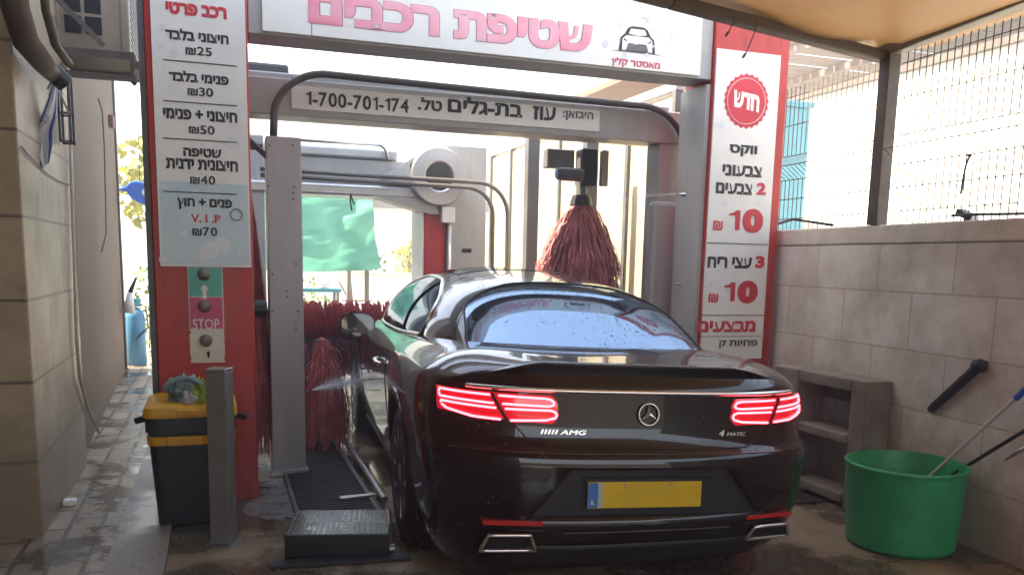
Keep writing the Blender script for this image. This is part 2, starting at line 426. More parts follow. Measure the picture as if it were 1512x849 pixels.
# damp drifts of suds beside the grating
def puddle(name, c, rx, ry, z, m, seed):
    rnd = random.Random(seed); b = MB(); n = 36; ph = [rnd.random()*6.3 for _ in range(4)]
    vs = []
    for k in range(n):
        A = 2*math.pi*k/n; q = 1+.22*math.sin(2*A+ph[0])+.16*math.sin(3*A+ph[1])+.1*math.sin(5*A+ph[2])+.07*math.sin(9*A+ph[3])
        vs.append(b.bm.verts.new((c[0]+rx*q*math.cos(A), c[1]+ry*q*math.sin(A), z)))
    b.bm.faces.new(vs)
    return structure(b.build(name, m))
water = mat('shallow_water', (.05, .042, .035), .04, spec=.6)
suds = mat('thin_suds', (.26, .25, .24), .2, c2=(.07, .06, .05), vscale=14, bump=.3)
puddle('puddle', (-.05, 4.75), .14, .12, .004, water, 14)
puddle('suds_patch', (.30, 5.1), .13, .42, .004, suds, 21)
puddle('suds_patch', (.45, 5.62), .25, .10, .005, suds, 22)

# ---- left building: tiled end then brown plaster flank
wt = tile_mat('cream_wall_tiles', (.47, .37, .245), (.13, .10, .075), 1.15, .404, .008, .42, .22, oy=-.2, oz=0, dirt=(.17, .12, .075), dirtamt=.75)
r = thing('tiled_building', (-2.4, 5.6, 0), 'cream tiled building corner at the left with brown joints', 'building')
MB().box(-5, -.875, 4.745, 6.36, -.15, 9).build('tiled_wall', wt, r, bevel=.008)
r = thing('plastered_building', (-2.5, 9, 0), 'long brown plastered house flank along the narrow paved alley', 'building')
MB().poly([(-5, 6.37, -.15), (-.925, 6.37, -.15), (-1.12, 11.75, -.15), (-5, 11.75, -.15)], (0, 0, 6.2)).build('plaster_wall', 'plaster', r)
MB().box(-1.13, -1.095, 11.66, 11.77, -.1, 6.0).build('corner_trim', 'pipe', r)

# ---- right tiled wall with the mesh fence on top (wall runs 3 degrees off the wash axis)
WA = math.radians(2.9)
def wx(y, off=0): return 3.745 + (y-3.2)*math.tan(WA) + off
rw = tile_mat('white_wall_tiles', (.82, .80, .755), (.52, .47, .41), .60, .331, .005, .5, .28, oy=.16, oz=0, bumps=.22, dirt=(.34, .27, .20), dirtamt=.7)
b = MB(); v = []
y0, y1, T = -1.0, 8.6, .2
b.poly([(wx(y0), y0, -.1), (wx(y1), y1, -.1), (wx(y1)+T, y1, -.1), (wx(y0)+T, y0, -.1)], (0, 0, 1.70))
r = thing('tiled_wall', (3.9, 3.5, 0), 'low white tiled wall running along the right of the wash bay', 'wall')
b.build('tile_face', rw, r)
b = MB(); b.poly([(wx(y0)-.004, y0, 1.603), (wx(y1)-.004, y1, 1.603), (wx(y1)+T+.01, y1, 1.603), (wx(y0)+T+.01, y0, 1.603)], (0, 0, .115))
b.build('coping', mat('coping_render', (.72, .68, .61), .7, var=.2, bump=.3), r, bevel=.012)

def wire_panel(name, ya, yb, label):
    r = thing(name, (wx((ya+yb)/2)+.08, (ya+yb)/2, 1.722), label, 'fence')
    b = MB(); off = .085
    zs = [1.722, 2.075, 2.16, 2.245, 2.72]; xo = [0, 0, .12, 0, 0]
    y = ya; k = 0
    while y < yb:
        b.tube([(wx(y, off-xo[i]), y, zs[i]) for i in range(5)], .0036, 5)
        y += .052; k += 1
    for z, o_ in ((1.80, 0), (1.94, 0), (2.075, 0), (2.16, .12), (2.245, 0), (2.46, 0), (2.66, 0)):
        b.tube([(wx(ya-.02, off-o_+.005), ya-.02, z), (wx(yb+.01, off-o_+.005), yb+.01, z)], .0036, 5)
    b.build('wire_mesh', 'wire', r)
    return r
wire_panel('mesh_fence', .6, 4.28, 'grey welded wire fence section nearest the camera, right of the brown post')
wire_panel('mesh_fence', 4.37, 7.4, 'grey welded wire fence section between the brown post and the red promo pillar')

# ---- canopy frame: post on the wall and two pipes, tan cloth above
r = thing('canopy_frame', (3.84, 4.33, 1.719), 'brown steel post and pipes holding up the tan shade cloth', 'canopy frame')
ptop = Vector((3.84, 4.33, 2.70))
MB().box(3.79, 3.875, 4.285, 4.37, 1.719, 2.72).build('post', 'pipe', r, bevel=.004)
pa = px(1316, 88, 1, 4.36); pb_ = px(990, 3, 1, 4.36)
MB().bar(pa, pb_, .085, .062).build('cross_pipe', 'pipe', r, bevel=.01)
MB().bar((3.84, 4.42, 2.74), (3.70, 1.6, 2.86), .085, .075).build('side_pipe', 'pipeg', r, bevel=.01)
MB().bar(pb_+(pb_-pa)*.001, pb_+(pb_-pa)*1.9, .085, .062).build('cross_pipe', 'pipe', r, bevel=.01)
def tarp_fn(u, v):
    y = 4.42 - 6.9*v
    xr = 3.97-.14*min(1, v*2.4); xl = -3.3
    x = xl + (xr-xl)*u
    base = pa.z-.035+(pb_.z-pa.z)/(pa.x-pb_.x)*min(3.8, 3.86-x) + .10*v
    sag = -.10*math.sin(math.pi*u)*(.3+math.sin(math.pi*min(1, v*2.2))) + .03*math.sin(u*17+v*9)*math.sin(math.pi*u) - .05*math.sin(v*22)**2*math.sin(math.pi*u)
    return (x, y, base+.075+sag*.7 + .03*math.sin(u*40)*(v < .02))
t = MB().grid(tarp_fn, 48, 60).build('shade_cloth', 'tan', smooth=True)
tag(t, 'sagging tan shade cloth stretched over the brown pipe frame overhead', 'awning')
# walls out of view, added to keep the front of the yard dim
r = thing('rear_shade_wall', (0, -6.5, 0), 'unseen brown wall added behind the camera to hold back skylight', 'building')
MB().box(-6, 9, -16, -14, -.02, 3.2).build('wall', 'plaster', r)
r = thing('side_shade_wall', (-3, -.6, 0), 'unseen brown wall added on the left to block sun and skylight', 'building')
MB().box(-5, -1.5, -6, 4.74, -.22, 7).build('wall', 'plaster', r)
# loose wires tied to the cross pipe
for (u0, v0, u1, v1, lab) in ((1083, 24, 1077, 46, 'shorter loose wire end hanging from the canopy pipe above the red pillar'), (1118, 30, 1102, 78, 'longer curled wire with a dark connector dangling in front of the promo sign')):
    a = px(u0, v0, 1, 4.3); c = px(u1, v1, 1, 4.3)
    b = MB().tube([a, a*.7+c*.3+Vector((.012, 0, 0)), a*.35+c*.65+Vector((.006, 0, 0)), c], .003, 6)
    d = MB().tube([c, c+Vector((-.012, 0, -.018)), c+Vector((-.022, 0, -.03))], [.004, .009, .006], 8)
    r = thing('cable', a, lab, 'cable', 'wires hanging from the canopy pipe')
    b.build('wire', 'black', r, smooth=True); d.build('connector', 'pipe', r, smooth=True)

# ---- beyond the fence: white house wall, slatted pergola, teal column
r = thing('white_house', (9, 9, 0), 'tall white house wall beyond the wire fence', 'building')
MB().box(8, 11, 2, 11.4, -.02, 3.82).build('wall', 'whitewall', r)
MB().box(7.93, 11, 2, 11.43, 3.823, 3.90).build('roof_edge', 'pipe', r)
r = thing('pergola', (11, 10, 0), 'reddish brown slatted pergola roof above the white house wall', 'pergola')
b = MB(); rnd = random.Random(4)
y = 4.5; k = 0
pz = lambda y: 4.7
while y < 16:
    w_ = .20+.05*rnd.random()
    b = MB().box(8.0, 15, y, y+w_, pz(y)+.012*rnd.random(), pz(y)+.035)
    b.build('slat', 'wood', r)
    y += w_ + (.03 if rnd.random() < .7 else .12); k += 1
for x in (8.2, 9.6, 11.0, 13.5): MB().bar((x, 4.5, 4.64), (x, 16, 4.64), .08, .10).build('rafter', 'wood', r)
MB().box(10.96, 11.04, 15.6, 15.68, -.02, 4.585).build('post', 'wood', r)
for x in (8.5, 10.6): MB().box(x, x+.08, 5.0, 5.08, 3.903, 4.585).build('post', 'wood', r)
MB().box(13.46, 13.54, 15.6, 15.68, -.02, 4.585).build('post', 'wood', r)
for x in (8.5, 10.6): MB().box(x, x+.08, 5.0, 5.08, 3.903, 4.585).build('post', 'wood', r)
r = thing('teal_column', (6.6, 9, 0), 'teal painted column beside the red promo pillar beyond the wall', 'column')
MB().box(6.42, 6.85, 9.0, 9.25, -.02, 3.35).build('shaft', 'teal', r, bevel=.01)
MB().box(6.38, 6.89, 8.97, 9.28, 3.353, 3.42).build('capital', 'teal', r, bevel=.01)
r = thing('garden_wall', (6.0, 10.3, 0), 'low cream block wall under the teal column beyond the fence', 'wall')
MB().box(5.6, 8, 10.2, 10.4, -.02, 2.02).build('wall', 'far', r)
MB().box(5.57, 8, 10.17, 10.43, 2.023, 2.08).build('coping', 'far', r)

# ---- far end of the alley and yard
r = thing('far_house', (4, 21, 0), 'sunlit white house with a dark ledge across the yard behind the wash', 'building')
MB().box(-1.2, 9, 19, 23, -.02, 5.0).build('wall', 'whitewall', r)
MB().box(2.6, 9, 18.7, 18.99, 2.55, 2.75).build('ledge', 'greyd', r)
MB().box(4.0, 4.75, 18.93, 18.996, .95, 1.75).build('window', 'pipeg', r)
MB().box(4.06, 4.69, 18.91, 18.928, 1.0, 1.7).build('pane', mat('dim_glass', (.05, .06, .05), .05), r)
r = thing('yard_wall', (2.9, 14.5, 0), 'cream yard wall behind the green tarp', 'wall')
MB().box(1.9, 5.6, 14.4, 14.6, -.02, 1.18).build('wall', 'whitewall', r)
MB().box(1.87, 5.63, 14.37, 14.63, 1.183, 1.23).build('coping', 'far', r)
def bushy(name, c, sx, sy, sz, n, m, label, cat, size=.09, group=None, seed=1, stems=5):
    rnd = random.Random(seed); b = MB()
    for _ in range(n):
        while True:
            p = Vector((rnd.uniform(-1, 1), rnd.uniform(-1, 1), rnd.uniform(-1, 1)))
            if p.length < 1: break
        if noise.noise(p*2.2+Vector((seed*3.1, 0, 0))) < -.12: continue
        p = Vector((c[0]+p.x*sx, c[1]+p.y*sy, c[2]+p.z*sz))
        d = Vector((rnd.uniform(-1, 1), rnd.uniform(-1, 1), rnd.uniform(-.6, 1))).normalized(); q = d.orthogonal().normalized()
        L = size*rnd.uniform(.6, 1.4); W = L*.32
        vs = [b.bm.verts.new(x) for x in (p, p+d*L*.5+q*W, p+d*L+Vector((0, 0, -L*.2)), p+d*L*.5-q*W)]
        b.bm.faces.new(vs)
    r = thing(name, (c[0], c[1], 0), label, cat, group)
    b.build('foliage', m, r, recalc=False)
    b = MB()
    for k in range(stems):
        b.tube([(c[0]+rnd.uniform(-.05, .05), c[1], -.02), (c[0]+rnd.uniform(-.3, .3)*sx, c[1], c[2]*.7), (c[0]+rnd.uniform(-.8, .8)*sx, c[1], c[2]+sz*.5)], [.015, .01, .005], 6)
    b.build('stem', 'pipe', r)
    return r
bushy('shrub', (-.72, 13.6, .75), .42, .4, .75, 700, 'leaf', 'green leafy shrub at the end of the narrow alley', 'shrub', .10, seed=3)
bushy('palm', (-1.0, 14.6, 2.55), .45, .4, .75, 360, 'leafy', 'yellow leaved plant rising above the blue plastic sign', 'plant', .20, seed=5, stems=2)
bushy('shrub', (3.35, 15.4, 1.45), .35, .3, .45, 420, 'leafy', 'yellow green bush above the cream yard wall', 'shrub', .09, seed=9)
bushy('shrub', (2.5, 16.2, 1.5), .5, .3, .5, 420, 'leaf', 'dark green shrub in the sunlit yard right of the green tarp', 'shrub', .10, seed=14)
bushy('shrub', (1.5, 15.0, .55), .35, .3, .6, 420, 'leaf', 'low green shrub in the yard under the green tarp', 'shrub', .09, seed=17)
# blue plastic sign at the alley mouth
c = px(204, 284, 1, 12.2)
r = thing('hanging_sign', c, 'rounded blue plastic sign with an orange tip hanging over the alley', 'sign')
pts = []
for A in range(0, 360, 12):
    q = .165*(1+.16*math.cos(R_(A)*2+.5)+.05*math.sin(R_(3*A)))
    pts.append((c.x+.05+q*math.cos(R_(A)), c.y, c.z+q*math.sin(R_(A))))
MB().poly(pts, (0, .07, 0)).build('shell', 'blue', r, bevel=.02)
MB().tube([c+Vector((-.12, .03, .04)), c+Vector((-.19, .03, .03)), c+Vector((-.23, .03, .045))], [.05, .03, .022], 10).build('spout', 'blue', r, smooth=True)
MB().tube([c+Vector((-.23, .03, .045)), c+Vector((-.25, .03, .048))], .024, 10).build('tip', 'orange', r)
MB().lathe([(.001, -.005), (.045, -.004), (.045, .004), (.001, .005)], c+Vector((.09, -.004, 0)), 'Y', 20).build('eyelet', 'white', r)
MB().tube([c+Vector((.02, .03, .15)), c+Vector((.04, .03, 1.3)), c+Vector((.3, .2, 1.6))], .006, 6).build('cord', 'black', r)
# gas bottle at wall end
c = px(201, 538, 2, .012)
r = thing('gas_cylinder', (c.x, c.y, .012), 'blue gas cylinder standing at the far end of the plastered flank', 'gas cylinder')
MB().lathe([(.12, 0), (.135, .02), (.135, .62), (.115, .70), (.06, .745), (.05, .75)], (c.x, c.y, .012), n=28).build('tank', 'cyl', r, smooth=2)
MB().lathe([(.09, .76), (.09, .86), (.075, .86), (.075, .76)], (c.x, c.y, .012), n=24).build('collar', 'teal', r, smooth=2)
MB().tube([(c.x, c.y, .755), (c.x, c.y, .83)], .022, 10).build('valve', 'steel', r)
MB().tube([(c.x, c.y-.02, .82), (c.x+.15, c.y-.05, .78), (c.x+.17, c.y-.05, .5), (c.x+.02, c.y-.16, .35)], .01, 7).build('tube', 'black', r, smooth=True)
# broom with white bristles leaning by the alley corner
a = px(192, 432, 1, 11.4)
r = thing('feather_duster', a, 'dark handled white brush hooked at the end of the plastered wall', 'brush')
MB().tube([a, px(201, 410, 1, 11.4)], [.03, .012], 8).build('handle', 'black', r, smooth=True)
MB().tube([a, px(190, 462, 1, 11.4)], [.03, .075], 12).build('bristles', 'white', r, smooth=True)

# green tarp on poles in the yard
def gt(u, v):
    x = .3+1.8*u; z = 2.34-.98*v + .10*u*v*(-1) + .05*math.sin(u*3.0)*v
    tl = px(548, 288, 1, 12).x
    xr = tl+.12*v
    x = .35+(xr-.35)*u
    y = 12+.07*noise.noise(Vector((u*5, v*3, 1)))+.03*noise.noise(Vector((u*6+v*9, v*8-u*3, 4)))+.05*math.sin(v*8+3*(u-.5)**2*4)
    return (x, y, 2.36-.05*u - (1.09-.10*u**3)*v)
t = MB().grid(gt, 40, 30).build('green_tarp', 'gtarp', smooth=True)
tag(t, 'crumpled green tarpaulin hung on poles in the yard behind the wash', 'tarpaulin')
pr_ = [(515, 'pole at the left edge under the green tarp, nearest the cabinet'), (542, 'grey pole under the right end of the green tarp')]
for u, lab in pr_:
    c = px(u, 440, 1, 12.1)
    o = MB().tube([(c.x, 12.14, -.02), (c.x+.01, 12.14, 2.38)], .035, 10).build('pole', 'pipeg', smooth=True)
    tag(o, lab, 'pole', 'poles holding the green tarp')
c = px(527, 440, 1, 12.4)
o = MB().tube([(c.x, 12.5, -.02), (c.x-.05, 12.45, .7), (c.x-.10, 12.4, 1.28)], [.02, .015, .01], 8).tube([(c.x-.04, 12.45, .75), (c.x-.3, 12.4, 1.2)], [.014, .008], 6).build('bare_sapling', 'pipe', smooth=True)
tag(o, 'thin bare sapling between the two poles of the green tarp', 'sapling')
# cabinet table with clutter
r = thing('market_table', (1.12, 13.2, 0), 'small shaded table with a teal top in the yard', 'table')
MB().box(.85, 1.75, 12.9, 13.4, .95, 1.0).build('table_top', 'teal', r)
for x in (.88, 1.68):
    for y in (12.93, 13.33): MB().box(x, x+.04, y, y+.04, -.02, .948).build('leg', 'pipeg', r)
MB().box(.9, 1.7, 12.95, 13.35, .42, .45).build('shelf', 'pipeg', r)
for (x, z, s_, mm, lab, nm, cat) in ((1.0, .452, .17, 'green', 'green crate on the lower shelf of the yard table', 'crate', 'crate'), (1.42, .452, .2, 'white', 'white tub on the lower shelf of the yard table', 'tub', 'tub'), (1.5, 1.003, .10, 'pink', 'pink bundle on top of the yard table', 'bundle', 'bundle')):
    b = MB()
    if nm == 'bundle': b.lathe([(.001, 0), (s_, .01), (s_*.9, s_*.7), (s_*.3, s_*1.1), (.001, s_*1.12)], (x, 13.1, z), n=16, wob=.12)
    else: b.lathe([(.001, 0), (s_*.8, 0), (s_, .24), (s_*1.08, .24), (s_*1.08, .26), (s_*.95, .26), (s_*.76, .02), (.001, .02)], (x, 13.1, z), n=20)
    tag(b.build(nm, mm, smooth=2), lab, cat)
r = thing('planter_box', (2.1, 13.5, 0), 'white planter block in the yard under the tarp', 'planter')
c0 = px(502, 440, 1, 13.5); c1 = px(556, 440, 1, 13.5)
MB().box(c0.x, c1.x, 13.5, 13.95, -.02, .78).build('box', 'whitewall', r, bevel=.03)
MB().box(c0.x+.05, c1.x-.05, 13.55, 13.9, .781, .80).build('soil', 'pipe', r)

# ================================================================== THE WASH MACHINE
YP = 5.25                          # front plane of the portal
r = thing('wash_portal', (1.73, 5.6, 0), 'red and grey front portal of the drive through car wash', 'car wash portal')
LX0, LX1, RX0, RX1 = -.33, .205, 3.2, 3.79
MB().box(LX0, LX1, YP, 5.62, 0, 3.12).build('column', 'red', r, bevel=.008)
MB().box(RX0, RX1, YP, 5.62, 0, 3.12).build('column', 'red', r, bevel=.008)
MB().box(LX0-.035, LX0-.003, YP+.02, 5.64, 0, 3.12).build('side_plate', 'greyd', r)
MB().box(RX0-.033, RX0-.003, YP+.03, 5.62, 0, 2.66).build('side_plate', 'grey', r)
MB().box(LX1+.003, RX0-.003, YP+.03, 5.55, 2.69, 3.13).build('beam', 'grey', r, bevel=.006)
# drill holes and bolts
b = MB()
for z in (.5, 1.05, 1.6, 2.0):
    for x in (RX0+.02,): b.lathe([(.001, -.003), (.008, -.003), (.008, .002)], (x, YP, z), 'Y', 8)
b.build('bolt', 'steel', r)

# ---- left price board
def board(name, corners, m, label, Y, t=.012, cat='sign'):
    """corners u,v tl tr br bl on plane Y"""
    P = [px(u, v, 1, Y) for u, v in corners]
    r = thing(name, (sum(p.x for p in P)/4, Y, P[3].z), label, cat)
    b = MB().poly([(p.x, Y, p.z) for p in P], (0, t, 0))
    b.build('board', m, r)
    return r
YS = YP-.016
def rule(parent, u0, v0, u1, v1, Y, th=.006, m='ink'):
    a = px(u0, v0, 1, Y); b_ = px(u1, v1, 1, Y); z = (a.z+b_.z)/2
    MB().grid(lambda s, t: (a.x+(b_.x-a.x)*s, Y-.002, z+th*(t-.5)), 1, 1).build('rule', m, parent)
def bubbles(parent, spots, Y, m='bub', nm='bubble_print', y2=-.0012):
    b = MB()
    for u, v, rr in spots:
        c = px(u, v, 1, Y); b.disc((c.x, Y, c.z), rr, y2, 22)
    return b.build(nm, m, parent)
pb = thing('price_board', (-.05, YS, 1.39), 'white price list board with Hebrew prices on the left red column', 'sign')
MB().box(LX0+.035, LX1-.012, YS, YS+.013, 1.385, 3.10).build('board', 'sign', pb)
MB().grid(lambda s, t: (LX0+.045+(LX1-LX0-.067)*s, YS-.0006, 1.395+.455*t), 1, 1).build('blue_print', 'lb', pb)
bubbles(pb, ((256, 79, .022), (240, 40, .016), (238, 68, .012), (252, 128, .01), (253, 140, .008), (345, 213, .035), (243, 105, .008), (330, 270, .014)), YS)
bubbles(pb, ((310, 370, .05), (328, 362, .045), (300, 378, .03), (354, 374, .014), (240, 383, .02), (272, 345, .018)), YS, 'bub', y2=-.0012)
T = lambda s, m, u0, u1, vc, h, bold=.045, P=pb, Y=YS: ptext(s, m, P, u0, u1, vc-h/2, vc+h/2, Y, Y-.0022, .018 if s[0] == '₪' else bold)
T(REV('רכב פרטי'), 'redink', 245, 335, 16, 18, .06)
T(REV('חיצוני בלבד'), 'ink', 245, 338, 54, 17)
T('₪25', 'ink', 274, 313, 76, 13)
T(REV('פנימי בלבד'), 'ink', 250, 338, 115, 16)
T('₪30', 'ink', 277, 315, 136, 13)
T(REV('חיצוני + פנימי'), 'ink', 242, 351, 171, 16)
T('₪50', 'ink', 279, 317, 192, 13)
T(REV('שטיפה'), 'ink', 271, 327, 226, 13)
T(REV('חיצונית ידנית'), 'ink', 246, 352, 244, 16)
T('₪40', 'ink', 281, 318, 266, 13)
T(REV('פנים + חוץ'), 'ink', 262, 343, 302, 17)
T('V. I .P', 'redink', 282, 326, 323, 12, .03)
T('₪70', 'ink', 284, 321, 342, 13)
for v0, v1 in ((90, 97), (149, 157), (205, 210), (283, 287)): rule(pb, 241, v0, 350, v1, YS)
c = px(349, 317, 1, YS)
MB().tube(arc((c.x, YS-.002, c.z), .032, 0, 360, 28, (1, 0, 0), (0, 0, 1))[:-1], .003, 5, closed=True, cap=False).build('bubble_ring', 'greyd', pb)

# ---- start / stop button panel
bp_ = thing('button_panel', (-.06, YP, .83), 'vertical push button strip with green arrow and STOP on the left red column', 'control panel')
z0, z1, z2, z3 = .835, 1.03, 1.215, 1.383
bx0, bx1 = -.155, .035
MB().box(bx0, bx1, YP-.010, YP-.001, z0, z3).build('plate', 'far', bp_)
MB().grid(lambda s, t: (bx0+.006+(bx1-bx0-.012)*s, YP-.0125, z2+.002+(z3-z2-.004)*t), 1, 1).build('green_field', 'tealp', bp_)
MB().grid(lambda s, t: (bx0+.006+(bx1-bx0-.012)*s, YP-.0125, z1+.002+(z2-z1-.006)*t), 1, 1).build('stop_field', 'pinkp', bp_)
for u, v in ((301, 405), (302, 452), (304, 503)):
    c = px(u, v, 1, YP-.02)
    MB().lathe([(.034, 0), (.036, -.006), (.03, -.012), (.026, -.024), (.018, -.03), (.001, -.031)], (c.x, YP-.0125, c.z), 'Y', 24).build('push_button', 'btn', bp_, smooth=2)
c = px(302, 428, 1, YP)
MB().poly([(c.x-.011, YP-.014, c.z-.05), (c.x+.011, YP-.014, c.z-.05), (c.x+.011, YP-.014, c.z), (c.x+.026, YP-.014, c.z), (c.x, YP-.014, c.z+.032), (c.x-.026, YP-.014, c.z), (c.x-.011, YP-.014, c.z)], (0, .001, 0)).build('arrow', 'sign', bp_)
ptext('STOP', 'sign', bp_, 285, 324, 471, 486, YP-.012, YP-.0145, .0)
MB().tube([(c.x+.01, YP-.015, .90), (c.x+.012, YP-.02, .865)], [.008, .004], 8).build('key', 'dark', bp_)
# peeled sticker edges
rnd = random.Random(12)
b = MB()
for xe, sg in ((bx0, 1), (bx1, -1)):
    z = z0+.01
    while z < z1-.02:
        L = rnd.uniform(.010, .05); w_ = rnd.uniform(.002, .009)
        b.poly([(xe, YP-.0128, z), (xe+sg*w_, YP-.0128, z+L*.3), (xe+sg*w_*.7, YP-.0128, z+L*.8), (xe, YP-.0128, z+L)], (0, .0003, 0)); z += L+rnd.uniform(.02, .09)
b.build('peeled_edge', 'red', bp_)

# ---- main sign on the beam
YB = YP+.012
ms = thing('main_sign', (1.73, YB, 2.71), 'long white sign with large pink Hebrew lettering across the top beam', 'sign')
MB().box(.285, 3.10, YB, YB+.015, 2.705, 3.115).build('board', 'sign', ms, bevel=.003)
MB().box(.556, .560, YB-.002, YB, 2.707, 3.113).build('seam', 'greyd', ms)
a = px(455, 24, 1, YB); c = px(875, 57, 1, YB)
for off, mm, yy in ((.065, 'pinkline', -.0016), (.055, 'pink', -.0026)):
    text(REV('שטיפת רכבים'), mm, ms, (a.x+c.x)/2, 2.857, c.x-a.x, .172 if off < .06 else .176, YB+yy, bold=off)
ptext(REV('מאסטר קלין'), 'redink', ms, 903, 975, 88, 102, YB, YB-.002, .03)
rnd = random.Random(3); sp = []
for _ in range(46):
    u = rnd.uniform(888, 996); v = rnd.uniform(22, 86)
    if ((u-942)/56)**2+((v-52)/36)**2 > 1: continue
    sp.append((u, v, rnd.uniform(.007, .022)))
b = MB()
for i, (u, v, rr) in enumerate(sp):
    c = px(u, v, 1, YB); b.disc((c.x, YB, c.z), rr, -.0010-.00004*i, 18)
b.build('bubble_print', 'bubv', ms)
def car_logo(P, u0, v0, s_, Y):
    def pt(x, z): c = px(u0, v0, 1, Y); return (c.x+x*s_, Y, c.z+z*s_)
    def shape(pts, m, yy, nm='car_emblem'):
        b = MB(); vs = [b.bm.verts.new((p[0], Y+yy, p[2])) for p in [pt(*q) for q in pts]]
        b.bm.faces.new(vs); b.build(nm, m, P)
    shape([(-.85, -.42), (-.78, .1), (-.6, .25), (-.45, .5), (-.25, .58), (.25, .58), (.45, .5), (.6, .25), (.78, .1), (.85, -.42)], 'ink', -.0030)
    shape([(-.70, -.40), (-.70, .05), (-.52, .2), (.52, .2), (.70, .05), (.70, -.40), (.52, -.38), (.42, -.1), (-.42, -.1), (-.52, -.38)], 'sign', -.0036)
    shape([(-.42, .27), (-.32, .48), (.32, .48), (.42, .27), (0, .22)], 'sign', -.0036)
    shape([(-.50, -.38), (-.40, -.13), (.40, -.13), (.50, -.38)], 'greyd', -.0040)
    shape([(-.66, .0), (-.44, -.06), (-.6, .07)], 'ink', -.0040); shape([(.66, .0), (.6, .07), (.44, -.06)], 'ink', -.0040)
    shape([(-1.2, -.46), (1.2, -.46), (.8, -.42), (-.8, -.42)], 'greyd', -.0028)
car_logo(ms, 941, 62, .155, YB)

# ---- right promo board
ps = thing('promo_board', (3.5, YS, .7), 'tall white promo board with a red round seal on the right red column', 'sign')
x0 = px(1059, 77, 1, YS).x; x1 = px(1154, 83, 1, YS).x
MB().box(x0, x1-.004, YS, YS+.013, .80, 2.885).build('board', 'sign', ps)
sp = [(1070, 90, .03), (1068, 103, .035), (1082, 84, .018), (1066, 185, .025), (1130, 100, .012), (1120, 300, .02), (1070, 300, .022), (1058, 186, .02), (1050, 420, .02), (1112, 230, .015), (1060, 400, .014)]
bubbles(ps, sp, YS)
c = px(1102, 150, 1, YS)
n = 48; b = MB(); vs = []
for k in range(n*2):
    A = 2*math.pi*k/(n*2); q = .172+.007*math.sin(A*24); vs.append(b.bm.verts.new((c.x+q*math.cos(A), YS-.0018, c.z+q*math.sin(A)*1.02)))
b.bm.faces.new(vs); b.build('seal', 'redink', ps)
MB().tube(arc((c.x, YS-.002, c.z), .150, 0, 360, 48, (1, 0, 0), (0, 0, 1))[:-1], .0022, 5, closed=True, cap=False).build('seal_ring', 'sign', ps)
text(REV('חדש'), 'sign', ps, c.x, c.z, .205, .11, YS-.0028, bold=.06, slope=-.12)
T = lambda s, m, u0, u1, vc, h, bold=.045: ptext(s, m, ps, u0, u1, vc-h/2, vc+h/2, YS, YS-.0022, bold)
T(REV('ווקס'), 'ink', 1077, 1118, 223, 17)
T(REV('צבעוני'), 'ink', 1067, 1125, 253, 17)
T(REV('צבעים'), 'ink', 1057, 1111, 279, 17); T('2', 'redink', 1117, 1131, 279, 18, .05)
T('10', 'redink', 1075, 1127, 326, 36, .07); T('₪', 'redink', 1053, 1067, 333, 14, .02)
T(REV('עצי ריח'), 'ink', 1045, 1110, 388, 17); T('3', 'redink', 1115, 1129, 387, 18, .05)
T('10', 'redink', 1068, 1119, 431, 34, .07); T('₪', 'redink', 1046, 1060, 440, 13, .02)
T(REV('מבצעים'), 'redink', 1030, 1116, 482, 17)
T(REV('פחיות ק'), 'ink', 1062, 1118, 508, 12, .03)
rule(ps, 1043, 358, 1134, 362, YS, .006); rule(ps, 1036, 464, 1128, 467, YS, .006); rule(ps, 1034, 495, 1125, 498, YS, .004)

# ---- second beam and brush posts
YB2 = 5.92
bt = thing('brush_gantry', (1.8, 6.1, 0), 'grey inner gantry with two square posts carrying the wash brushes', 'brush gantry')
MB().box(.02, 3.36, YB2, 6.12, 2.355, 2.585).build('beam', 'grey', bt, bevel=.008)
MB().box(.02, 3.36, 6.123, 6.35, 2.38, 2.66).build('rail_housing', 'steel', bt, bevel=.01)
MB().box(.60, 2.75, 6.36, 6.48, 2.50, 2.66).build('carriage', 'greyd', bt, bevel=.02)
MB().box(.32, .535, 5.76, 5.97, 0, 2.20).build('post', 'grey', bt, bevel=.006)
MB().box(.30, .55, 5.74, 5.99, .001, .05).build('foot_plate', 'steel', bt, bevel=.004)
MB().box(3.185, 3.37, 5.935, 6.14, 0, 2.354).build('post', 'grey', bt, bevel=.006)
MB().box(3.10, 3.36, 5.82, 5.93, .001, 1.92).build('side_cover', 'grey', bt, bevel=.03)
b = MB()
for u, v in ((432, 215), (398, 215), (433, 285), (433, 294), (396, 275), (434, 276), (437, 390), (402, 405), (424, 430), (424, 438), (402, 460), (440, 460), (437, 476), (437, 486), (400, 560)):
    c = px(u, v, 1, 5.758); b.lathe([(.001, -.0016), (.0065, -.0016), (.0065, 0)], (c.x, 5.759, c.z), 'Y', 10)
b.build('bolt_hole', 'dark', bt)
MB().bar((.12, 6.0, 2.30), (.36, 5.86, 2.05), .03).build('brace', 'greyd', bt)
MB().box(.22, .5, 6.15, 6.3, 2.589, 2.72).build('motor_box', 'greyd', bt, bevel=.02)
